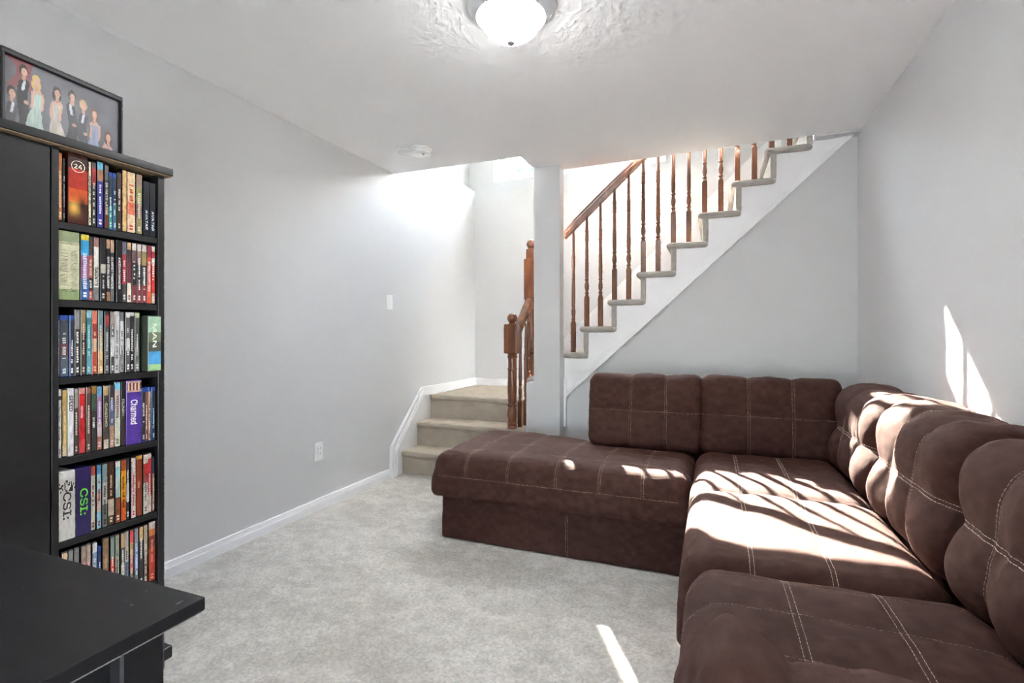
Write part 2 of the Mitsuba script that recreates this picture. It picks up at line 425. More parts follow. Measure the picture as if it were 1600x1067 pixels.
nr = 'landing_railing'
tag(nr, 'short oak railing with newel posts climbing the three carpeted steps', 'railing')
N1, N2 = (-1.425, 3.60, 0.366), (-1.405, 3.975, 0.563)
for i, (pos, h) in enumerate(((N1, 0.872), (N2, 1.297))):
    key = num(nr + '__newel_post', i)
    s_, b_, ba_ = newel(h) if i == 0 else (None, None, None)
    if i == 1:
        w = 0.049
        s_ = cat(rbx(-w, w, -w, w, 0, 0.36, 0.006, 2), lathe([(0.03, 0.355), (0.036, 0.362), (0.042, 0.37), (0.034, 0.378), (0.040, 0.40), (0.043, 0.43), (0.036, 0.46), (0.042, 0.465), (0.042, 0.475), (0.034, 0.483), (0.036, 0.55), (0.034, 0.78), (0.042, 0.786), (0.042, 0.80), (0.03, 0.81)], 24))
        b_ = cat(rbx(-w, w, -w, w, 0.80, 1.135, 0.006, 2), rbx(-0.035, 0.035, -0.035, 0.035, 1.12, h - 0.08, 0.006, 2))
        ba_ = newel(h)[2]
    put(key, s_, 'm_oak', smooth=35, to_world=T().translate(list(pos)))
    put(key + '__block', b_, 'm_oak', smooth=35, to_world=T().translate(list(pos)))
    put(key + '__ball_finial', ba_, 'm_oak', smooth=35, to_world=T().translate(list(pos)))
put(nr + '__handrail', rail((-1.423, 3.635, 1.058), (-1.408, 3.935, 1.350)), 'm_oak', smooth=25)
for i, (x, y, z, h) in enumerate(((-1.385, 3.665, 0.366, 0.70), (-1.372, 3.755, 0.366, 0.80), (-1.385, 3.86, 0.563, 0.70))):
    put(num(nr + '__baluster', i), baluster(h, 0.20), 'm_oak', smooth=35, to_world=T().translate([x, y, z - 0.002]))

# ------------------------------------------------------------------ ceiling lamp
lx, ly = -0.70, 1.755
cl = 'ceiling_lamp'
tag(cl, 'round flush ceiling lamp with frosted glass dome and white metal pan', 'ceiling lamp')
put(cl + '__pan', lathe([(0.001, 2.2995), (0.158, 2.2995), (0.161, 2.294), (0.158, 2.286), (0.146, 2.270), (0.138, 2.262), (0.130, 2.256), (0.120, 2.258), (0.115, 2.264), (0.10, 2.268), (0.001, 2.268)][::-1], 64, (lx, ly, 0)), 'm_pan', smooth=35)
pr = [(0.0005, 2.176)] + [(0.114 * math.sin(a) ** 0.92, 2.262 - 0.086 * math.cos(a) ** 0.95) for a in np.linspace(0.06, math.pi / 2 - 0.001, 22)] + [(0.114, 2.268)]


def f_glow(p, n, uv):
    x_, y_ = (uv.x - 0.5) * 0.26, (uv.y - 0.5) * 0.26
    a = dr.atan2(y_, x_)
    r = dr.sqrt(dr.square(x_) + dr.square(y_)) / 0.114
    swirl = 0.5 + 0.5 * dr.sin(26 * a + 3.0 * r)
    e = LAMP * (0.085 + 1.27 * smoothstep(1.0, 0.25, r)) * (1 - 0.10 * swirl * smoothstep(0.2, 0.9, r))
    return mi.Color3f(0.98, 0.985, 0.98) * e


dome = lathe(pr, 64)
put(cl + '__glass_dome', dome, 'm_white_plastic', smooth=True, uv=dome.vertices[:, :2] / 0.26 + 0.5, to_world=T().translate([lx, ly, 0]), emitter={'type': 'area', 'radiance': mikit.proc(f_glow)})
put(cl + '__knob', lathe([(0.0005, 2.156), (0.009, 2.158), (0.0145, 2.163), (0.0145, 2.170), (0.008, 2.180), (0.0005, 2.18)], 20, (lx, ly, 0)), 'm_nickel', smooth=40)

# detectors
sd = 'smoke_detector'
tag(sd, 'domed white smoke detector on the ceiling, right of the flat disc', 'smoke detector')
dx, dy = -1.79, 2.89
put(sd + '__base', lathe([(0.001, 2.299), (0.073, 2.299), (0.073, 2.289), (0.062, 2.286), (0.001, 2.286)][::-1], 40, (dx, dy, 0)), 'm_white_plastic', smooth=35)
put(sd + '__cover', lathe([(0.001, 2.2535), (0.045, 2.254), (0.062, 2.259), (0.067, 2.266), (0.066, 2.272), (0.060, 2.273), (0.060, 2.287), (0.001, 2.287)], 40, (dx, dy, 0)), 'm_white_plastic', smooth=35)
put(sd + '__test_button', lathe([(0.001, 2.2515), (0.009, 2.2515), (0.010, 2.2545), (0.001, 2.2545)], 20, (dx + 0.03, dy - 0.02, 0)), 'm_grey_edge', smooth=35)
so = 'ceiling_sensor'
tag(so, 'flat round white sensor disc on the ceiling with a raised ring', 'sensor')
dx, dy = -1.92, 2.885
put(so + '__base', lathe([(0.001, 2.290), (0.030, 2.290), (0.034, 2.287), (0.046, 2.287), (0.056, 2.294), (0.057, 2.2995), (0.001, 2.2995)], 40, (dx, dy, 0)), 'm_white_plastic', smooth=35)
put(so + '__centre', lathe([(0.001, 2.281), (0.016, 2.282), (0.024, 2.287), (0.024, 2.291), (0.001, 2.291)], 30, (dx, dy, 0)), 'm_white_plastic', smooth=35)

# switch and outlet on the left wall
sw = 'light_switch'
tag(sw, 'white light switch plate on the left wall near the stairs', 'light switch')
y0, y1, z0, z1 = 3.186, 3.258, 1.264, 1.376
put(sw + '__plate', rbx(XL, XL + 0.006, y0, y1, z0, z1, 0.0028, 2), 'm_white_plastic', smooth=40)
put(sw + '__rocker', rbx(XL + 0.003, XL + 0.0105, (y0 + y1) / 2 - 0.0165, (y0 + y1) / 2 + 0.0165, (z0 + z1) / 2 - 0.033, (z0 + z1) / 2 + 0.033, 0.002, 2), 'm_white_plastic', smooth=40)
ou = 'wall_outlet'
tag(ou, 'white electrical outlet low on the left wall', 'outlet')
y0, y1, z0, z1 = 2.445, 2.518, 0.304, 0.418
yc, zc = (y0 + y1) / 2, (z0 + z1) / 2
put(ou + '__plate', rbx(XL, XL + 0.006, y0, y1, z0, z1, 0.0028, 2), 'm_white_plastic', smooth=40)
put(ou + '__receptacle', rbx(XL + 0.003, XL + 0.0085, yc - 0.0165, yc + 0.0165, zc - 0.033, zc + 0.033, 0.002, 2), 'm_white_plastic', smooth=40)
for i, (a, b) in enumerate(((-0.0065, 0.018), (0.0065, 0.018), (-0.0065, -0.016), (0.0065, -0.016))):
    put(num(ou + '__slot', i), bx(XL + 0.008, XL + 0.0088, yc + a - 0.0012, yc + a + 0.0012, zc + b - 0.004, zc + b + 0.004), 'm_slot')

# ------------------------------------------------------------------ sofa
rs = np.random.RandomState(5)


def seam_profile(x, seams, lam):
    if len(seams) == 0: return np.ones_like(x), np.full_like(x, 9.0)
    d = np.min([np.abs(x - s) for s in seams], axis=0)
    return 1 - np.exp(-d / lam), d


class Cushion:
    """A rounded box whose +z face is puffed and drawn in along its seams; the same map places the stitching."""

    def __init__(s, half, rt, rb, sx=(), sy=(), puff=0.02, lam=0.05, dome=0.01, wrinkle=0.004, crease=(), seed=0, sag=None, side=0.5, wob=0.006):
        s.h, s.rt, s.rb, s.sx, s.sy, s.puff, s.lam, s.dome, s.wr, s.crease, s.seed, s.sag, s.side, s.wob = np.array(half, float), rt, rb, sx, sy, puff, lam, dome, wrinkle, crease, seed, sag, side, wob

    def at(s, p):
        p = np.asarray(p, float)
        h = s.h
        b = np.clip((p[:, 2] / h[2] + 0.35) / 0.7, 0, 1); b = b * b * (3 - 2 * b)
        r = (s.rb + (s.rt - s.rb) * b)[:, None]
        q = np.clip(p, -(h - r), h - r)
        d = p - q
        # spread the points evenly over the rounding
        n = d / np.maximum(np.linalg.norm(d, axis=1, keepdims=True), 1e-9)
        out = q + r * n
        wz = np.clip(n[:, 2], 0, 1) ** 0.7
        ws = np.clip(n[:, 2] + 1.0, 0, 1) * s.side
        w = np.maximum(wz, ws * (n[:, 2] > -0.2))
        px, dx = seam_profile(p[:, 0], s.sx, s.lam)
        py, dy = seam_profile(p[:, 1], s.sy, s.lam)
        py = py * wz + (1 - wz) * 1.0
        disp = s.puff * px * py * w
        u, v = p[:, 0] / h[0], p[:, 1] / h[1]
        disp = disp + s.dome * (1 - u ** 2) * (1 - v ** 2) * np.clip(n[:, 2], 0, 1)
        P = np.stack([p[:, 0], p[:, 1], p[:, 2]], 1)
        disp = disp + s.wob * (meshkit.fbm(P * 4.5 + s.seed * 3.1, 3, s.seed) - 0.5) * 2
        fx = meshkit.fbm(P * np.array([38, 7, 9]) + s.seed, 2, s.seed + 1) - 0.5
        fy = meshkit.fbm(P * np.array([7, 38, 38]) + s.seed, 2, s.seed + 2) - 0.5
        disp = disp + s.wr * 2 * (fx * np.exp(-dy / 0.06) * wz + fy * np.exp(-dx / 0.055) * w)
        edge = np.minimum(h[0] - np.abs(p[:, 0]), h[1] - np.abs(p[:, 1]))
        disp = disp + s.wr * 1.4 * np.exp(-np.maximum(edge, 0) / 0.05) * (meshkit.fbm(P * np.array([26, 26, 10]) + 2 * s.seed, 2, s.seed + 3) - 0.5) * 2
        for axis, c, depth, sig in s.crease:
            disp = disp - depth * np.exp(-np.abs(p[:, axis] - c) / sig) * w
        out = out + n * disp[:, None]
        if s.sag is not None:
            out[:, 2] += s.sag(p[:, 0], p[:, 1]) * np.clip(p[:, 2] / h[2], 0, 1)
        return out, n

    def mesh(s, step=0.011):
        hx, hy, hz = s.h
        n = [max(6, int(2 * a / step)) for a in s.h]
        g = [np.linspace(-a, a, k + 1) for a, k in zip(s.h, n)]
        for i, a in enumerate(s.h):   # cluster samples towards the edges a little
            t = np.linspace(-1, 1, n[i] + 1); g[i] = a * (0.85 * t + 0.15 * np.sin(t * np.pi / 2))
        V, F, off = [], [], 0
        for ax in range(3):
            o1, o2 = (ax + 1) % 3, (ax + 2) % 3
            A, B = np.meshgrid(g[o1], g[o2], indexing='ij')
            for sg in (-1, 1):
                P = np.zeros((A.size, 3)); P[:, ax] = sg * s.h[ax]; P[:, o1] = A.ravel(); P[:, o2] = B.ravel()
                ni, nj = A.shape
                i, j = np.meshgrid(np.arange(ni - 1), np.arange(nj - 1), indexing='ij')
                q = np.stack([i * nj + j, (i + 1) * nj + j, (i + 1) * nj + j + 1, i * nj + j + 1], -1).reshape(-1, 4)
                if sg < 0: q = q[:, ::-1]
                V.append(P); F.append(np.vstack([q[:, [0, 1, 2]], q[:, [0, 2, 3]]]) + off); off += len(P)
        V, F = np.vstack(V), np.vstack(F)
        key = np.round(V * 1e5).astype(np.int64)
        _, first, inv = np.unique(key, axis=0, return_index=True, return_inverse=True)
        V, F = V[first], inv.reshape(-1)[F]
        return trimesh.Trimesh(s.at(V)[0], F, process=False)

    def stitches(s, paths, w=0.0013, dash=0.0075, gap=0.0035):
        """paths: polylines on the box surface; small thread bars lie along them."""
        out_v, out_f, off = [], [], 0
        for P in paths:
            P = np.asarray(P, float)
            seg = np.linalg.norm(np.diff(P, axis=0), axis=1); L = np.concatenate([[0], np.cumsum(seg)])
            t = np.arange(0, L[-1] - dash, dash + gap)
            if len(t) == 0: continue
            ev = lambda q: np.stack([np.interp(q, L, P[:, k]) for k in range(3)], 1)
            A, nA = s.at(ev(t)); B, nB = s.at(ev(t + dash))
            n = nA + nB; n /= np.linalg.norm(n, axis=1, keepdims=True)
            d = B - A; d /= np.maximum(np.linalg.norm(d, axis=1, keepdims=True), 1e-9)
            sd_ = np.cross(n, d)
            up_ = n * w * 1.0
            for k in range(len(t)):
                a, b, e, u_ = A[k], B[k], sd_[k] * w, up_[k]
                vs = [a - e - 0.5 * u_, a + e - 0.5 * u_, a + u_ * 1.2, b - e - 0.5 * u_, b + e - 0.5 * u_, b + u_ * 1.2]
                out_v += vs
                out_f += [[off, off + 2, off + 1], [off + 3, off + 4, off + 5], [off, off + 3, off + 5], [off, off + 5, off + 2], [off + 1, off + 2, off + 5], [off + 1, off + 5, off + 4]]
                off += 6
        return trimesh.Trimesh(np.array(out_v), np.array(out_f), process=False)

    def lines_y(s, xs, double=True, lo=None, hi=None, wrap=(0.6, 0.6), w=0.0055):
        """Seams running along y on the top face, wrapped over both ends by a share of the thickness."""
        hx, hy, hz = s.h
        res = []
        for x in xs:
            for o in ((-w, w) if double else (0,)):
                p = []
                if lo is None: p += [(x + o, -hy, hz - wrap[0] * 2 * hz), (x + o, -hy, hz)]
                p += [(x + o, yy, hz) for yy in np.linspace(-hy if lo is None else lo, hy if hi is None else hi, 60)]
                if hi is None: p += [(x + o, hy, hz), (x + o, hy, hz - wrap[1] * 2 * hz)]
                res.append(p)
        return res

    def lines_x(s, ys, double=True, lo=None, hi=None, wrap=(0.5, 0.5)):
        hx, hy, hz = s.h
        res = []
        for y in ys:
            for o in ((-0.0055, 0.0055) if double else (0,)):
                p = []
                if lo is None: p += [(-hx, y + o, hz - wrap[0] * 2 * hz), (-hx, y + o, hz)]
                p += [(xx, y + o, hz) for xx in np.linspace(-hx if lo is None else lo, hx if hi is None else hi, 60)]
                if hi is None: p += [(hx, y + o, hz), (hx, y + o, hz - wrap[1] * 2 * hz)]
                res.append(p)
        return res


def place(mesh, X, Y, Z, c):
    M = np.eye(4); M[:3, 0], M[:3, 1], M[:3, 2], M[:3, 3] = X, Y, Z, c
    mesh.apply_transform(M)
    return mesh


sf = 'sectional_sofa'
tag(sf, 'large brown suede sectional sofa with pale double stitching in the corner', 'sofa')
EX, EY, EZ = np.eye(3)


def add_cushion(key, c, X, Y, Z, pos, paths, label=None, step=0.011, w=0.0009, pale=()):
    put(key, place(c.mesh(step), X, Y, Z, pos), 'm_suede', smooth=True)
    if label: labels[key] = {'label': label}
    if paths:
        put(key + '__stitching', place(c.stitches(paths, w), X, Y, Z, pos), 'm_thread', kind='stuff', label='brownish stitching')
    if pale:
        put(key + '__double_stitching', place(c.stitches(pale, w), X, Y, Z, pos), 'm_thread_pale', kind='stuff', label='pale double stitching')


# chaise: base and thick seat
c = Cushion((0.626, 0.36, 0.115), 0.02, 0.012, puff=0, dome=0, wrinkle=0.001, wob=0.003, seed=1, side=0)
add_cushion(num(sf + '__base', 0), c, EX, EY, EZ, (-0.726, 2.745, 0.118),
            [[(0.062 + o, -0.36, -0.11), (0.062 + o, -0.36, 0.09)] for o in (-0.005, 0.005)], 'low brown base under the chaise', step=0.016)
CX, CY = -0.745, 2.717
xs = [x - CX for x in (-1.185, -0.955, -0.705, -0.495, -0.30)]
ys = [y - CY for y in (2.50, 2.69, 2.88)]
c = Cushion((0.650, 0.378, 0.112), 0.080, 0.030, xs, ys, puff=0.010, lam=0.05, dome=0.012, wrinkle=0.0015, seed=2, side=0.3, wob=0.006,
            sag=lambda x, y: -0.022 * np.clip((y + 0.05) / 0.3, 0, 1) * np.clip((x + 0.30) / 0.4, 0, 1))
pth = c.lines_y(xs, True, wrap=(0.45, 0.2)) + c.lines_x(ys, False)
pth += [[(xx, -0.378, 0.004) for xx in np.linspace(-0.60, 0.60, 60)]]
add_cushion(num(sf + '__seat_cushion', 0), c, EX, EY, EZ, (CX, CY, 0.342), pth, 'wide chaise seat cushion, stitched in squares')

# corner seat
c = Cushion((0.40, 0.78, 0.09), 0.01, 0.01, puff=0, dome=0, wrinkle=0, wob=0.002, seed=3, side=0)
add_cushion(num(sf + '__base', 1), c, EX, EY, EZ, (0.36, 2.33, 0.092), [], 'recessed base under the corner seat', step=0.02)
CX, CY = 0.235, 2.22
xs = [0.097 - CX, 0.292 - CX]
c = Cushion((0.330, 0.725, 0.13), 0.092, 0.025, xs, (), puff=0.008, lam=0.06, dome=0.010, wrinkle=0.0015, seed=4, side=0.3, crease=((1, 2.195 - CY, 0.028, 0.028),), wob=0.007)
add_cushion(num(sf + '__seat_cushion', 1), c, EX, EY, EZ, (CX, CY, 0.332), [[(xx, -0.725, 0.028) for xx in np.linspace(-0.28, 0.28, 40)]], 'corner seat cushion creased across the middle', w=0.0011, pale=c.lines_y(xs, True, wrap=(0.5, 0.1)))

# near seat
c = Cushion((0.39, 0.33, 0.095), 0.01, 0.01, puff=0, dome=0, wrinkle=0, wob=0.002, seed=5, side=0)
add_cushion(num(sf + '__base', 2), c, EX, EY, EZ, (0.385, 1.14, 0.097), [], 'base under the near seat', step=0.02)
CX, CY = 0.255, 1.135
xs = [0.160 - CX, 0.350 - CX]
ys = [1.385 - CY, 1.225 - CY, 1.06 - CY]
c = Cushion((0.325, 0.345, 0.14), 0.095, 0.025, xs, ys, puff=0.009, lam=0.05, dome=0.012, wrinkle=0.003, seed=6, side=0.3, wob=0.007)
add_cushion(num(sf + '__seat_cushion', 2), c, EX, EY, EZ, (CX, CY, 0.342), c.lines_x(ys, False, wrap=(0.3, 0.1)) + [[(-0.325, yy, 0.03) for yy in np.linspace(-0.3, 0.3, 40)]], 'nearest seat cushion', step=0.009, w=0.0007, pale=c.lines_y(xs, True, wrap=(0.3, 0.5), w=0.006))

# back frame behind the loose cushions
put(sf + '__back_frame', rbx(-0.645, 0.78, 3.14, 3.36, 0.02, 0.775, 0.03, 4), 'm_suede', smooth=40)
put(sf + '__back_frame_001', rbx(0.665, 0.795, 0.60, 3.13, 0.02, 0.74, 0.03, 4), 'm_suede', smooth=40)


def tilted(face, deg):
    """Axes of a back cushion whose face looks along `face` and leans back."""
    f = np.array(face, float); t = math.radians(deg)
    Z = f * math.cos(t) + EZ * math.sin(t)
    Y = EZ * math.cos(t) - f * math.sin(t)
    return np.cross(Y, Z), Y, Z


# cushions along the back wall
Xa, Ya, Za = tilted((0, -1, 0), 8)
CX = -0.369
xs = [-0.436 - CX, -0.247 - CX]
c = Cushion((0.303, 0.203, 0.115), 0.052, 0.04, xs, (0.0,), puff=0.024, lam=0.05, dome=0.018, wrinkle=0.004, seed=11, wob=0.008)
add_cushion(num(sf + '__back_cushion', 0), c, Xa, Ya, Za, (CX, 3.025, 0.638), c.lines_y(xs, True, wrap=(0.1, 0.5)) + c.lines_x((0.0,), False), 'left back cushion behind the chaise')
CX = 0.262
xs = [0.167 - CX, 0.371 - CX]
c = Cushion((0.323, 0.203, 0.115), 0.052, 0.04, xs, (0.0,), puff=0.024, lam=0.05, dome=0.018, wrinkle=0.004, seed=12, wob=0.008)
add_cushion(num(sf + '__back_cushion', 1), c, Xa, Ya, Za, (CX, 3.02, 0.640), c.lines_y(xs, True, wrap=(0.1, 0.5)) + c.lines_x((0.0,), False), 'back cushion in the far corner')
# cushions along the right wall
Xb, Yb, Zb = tilted((-1, 0, 0), 9)
for i, (yc_, lab, wr) in enumerate(((2.545, 'right wall back cushion nearest the corner', 0.005), (1.885, 'middle back cushion on the right wall', 0.006), (1.235, 'near back cushion on the right wall', 0.005))):
    xs = [-0.098, 0.098]
    c = Cushion((0.318, 0.200, 0.125), 0.11, 0.07, xs, (-0.005,), puff=0.048, lam=0.07, dome=0.014, wrinkle=wr, seed=20 + i, wob=0.010, side=0.42)
    add_cushion(num(sf + '__back_cushion', 2 + i), c, Xb, Yb, Zb, (0.668, yc_, 0.640), c.lines_y(xs, True, wrap=(0.1, 0.8)), lab, step=0.008, w=0.0008 if i else 0.001, pale=c.lines_x((-0.005,), True))
# near arm, a slumped pillow top
c = Cushion((0.42, 0.105, 0.34), 0.080, 0.03, (), (), puff=0, dome=0.006, wrinkle=0.007, seed=31, wob=0.010, side=0.2,
            crease=((0, -0.285, 0.016, 0.012), (0, -0.215, 0.008, 0.010)),
            sag=lambda x, y: 0.050 * np.exp(-np.abs((x + 0.362) / 0.062) ** 1.7) + 0.012 * np.exp(-((x + 0.185) / 0.06) ** 2) - 0.027)
add_cushion(sf + '__arm', c, EX, EY, EZ, (0.375, 0.69, 0.355), [], 'slumped near arm of the sofa', step=0.008)

# ------------------------------------------------------------------ black cabinet
cb = 'media_cabinet'
tag(cb, 'tall black cabinet with open shelves of disc cases by the left wall', 'cabinet')
CF, CR, CT = -1.66, 1.123, 1.600
put(cb + '__top', rbx(-2.25, CF + 0.02, 0.12, CR + 0.016, CT, CT + 0.024, 0.003, 2), 'm_black', smooth=40)
put(cb + '__top_underside', bx(-2.24, CF + 0.016, 0.13, CR + 0.012, CT - 0.003, CT + 0.001), 'm_raw_board')
labels[cb + '__top_underside'] = {'label': 'bare tan underside of the top'}
put(cb + '__side_panel', rbx(-2.25, CF, 1.102, CR, 0.0, CT - 0.002, 0.0015, 1), 'm_black', smooth=40)
put(cb + '__side_panel_001', rbx(-2.25, CF, 0.819, 0.836, 0.0, CT - 0.002, 0.0015, 1), 'm_black', smooth=40)
put(cb + '__side_panel_002', rbx(-2.25, CF, 0.14, 0.157, 0.0, CT - 0.002, 0.0015, 1), 'm_black', smooth=40)
put(cb + '__base', rbx(-2.25, CF + 0.016, 0.125, CR + 0.016, 0.032, 0.072, 0.003, 1), 'm_black', smooth=40)
put(cb + '__back_panel', bx(-2.25, -2.24, 0.15, 1.11, 0.02, CT - 0.004), 'm_black_plain')
put(cb + '__door', rbx(CF - 0.018, CF, 0.159, 0.8165, 0.04, CT - 0.006, 0.0015, 1), 'm_black', smooth=40)
SH = [1.396, 1.181, 0.968, 0.746, 0.517, 0.296, 0.06]
for i, z in enumerate(SH):
    put(num(cb + '__shelf', i), rbx(-2.245, CF - 0.004, 0.835, 1.103, z - 0.020, z, 0.0015, 1), 'm_black', smooth=40)

# ------------------------------------------------------------------ disc cases
K = srgb(22, 22, 24); WH = srgb(225, 224, 218)


def y_of(px):
    """Where a column of the photograph meets the cabinet's front plane."""
    t = (px - 800) / FPX
    c_, s_ = math.cos(YAW), math.sin(YAW)
    return CF * (t * s_ + c_) / (t * c_ - s_)


def quadmesh(quads, cols):
    V = np.array(quads).reshape(-1, 3)
    n = len(quads)
    f = np.arange(n * 4).reshape(n, 4)
    F = np.vstack([f[:, [0, 1, 2]], f[:, [0, 2, 3]]])
    return trimesh.Trimesh(V, F, process=False), np.repeat(np.array(cols), 4, axis=0)


def solid_color(mesh, col):
    return mesh, np.tile(np.array(col), (len(mesh.vertices), 1))


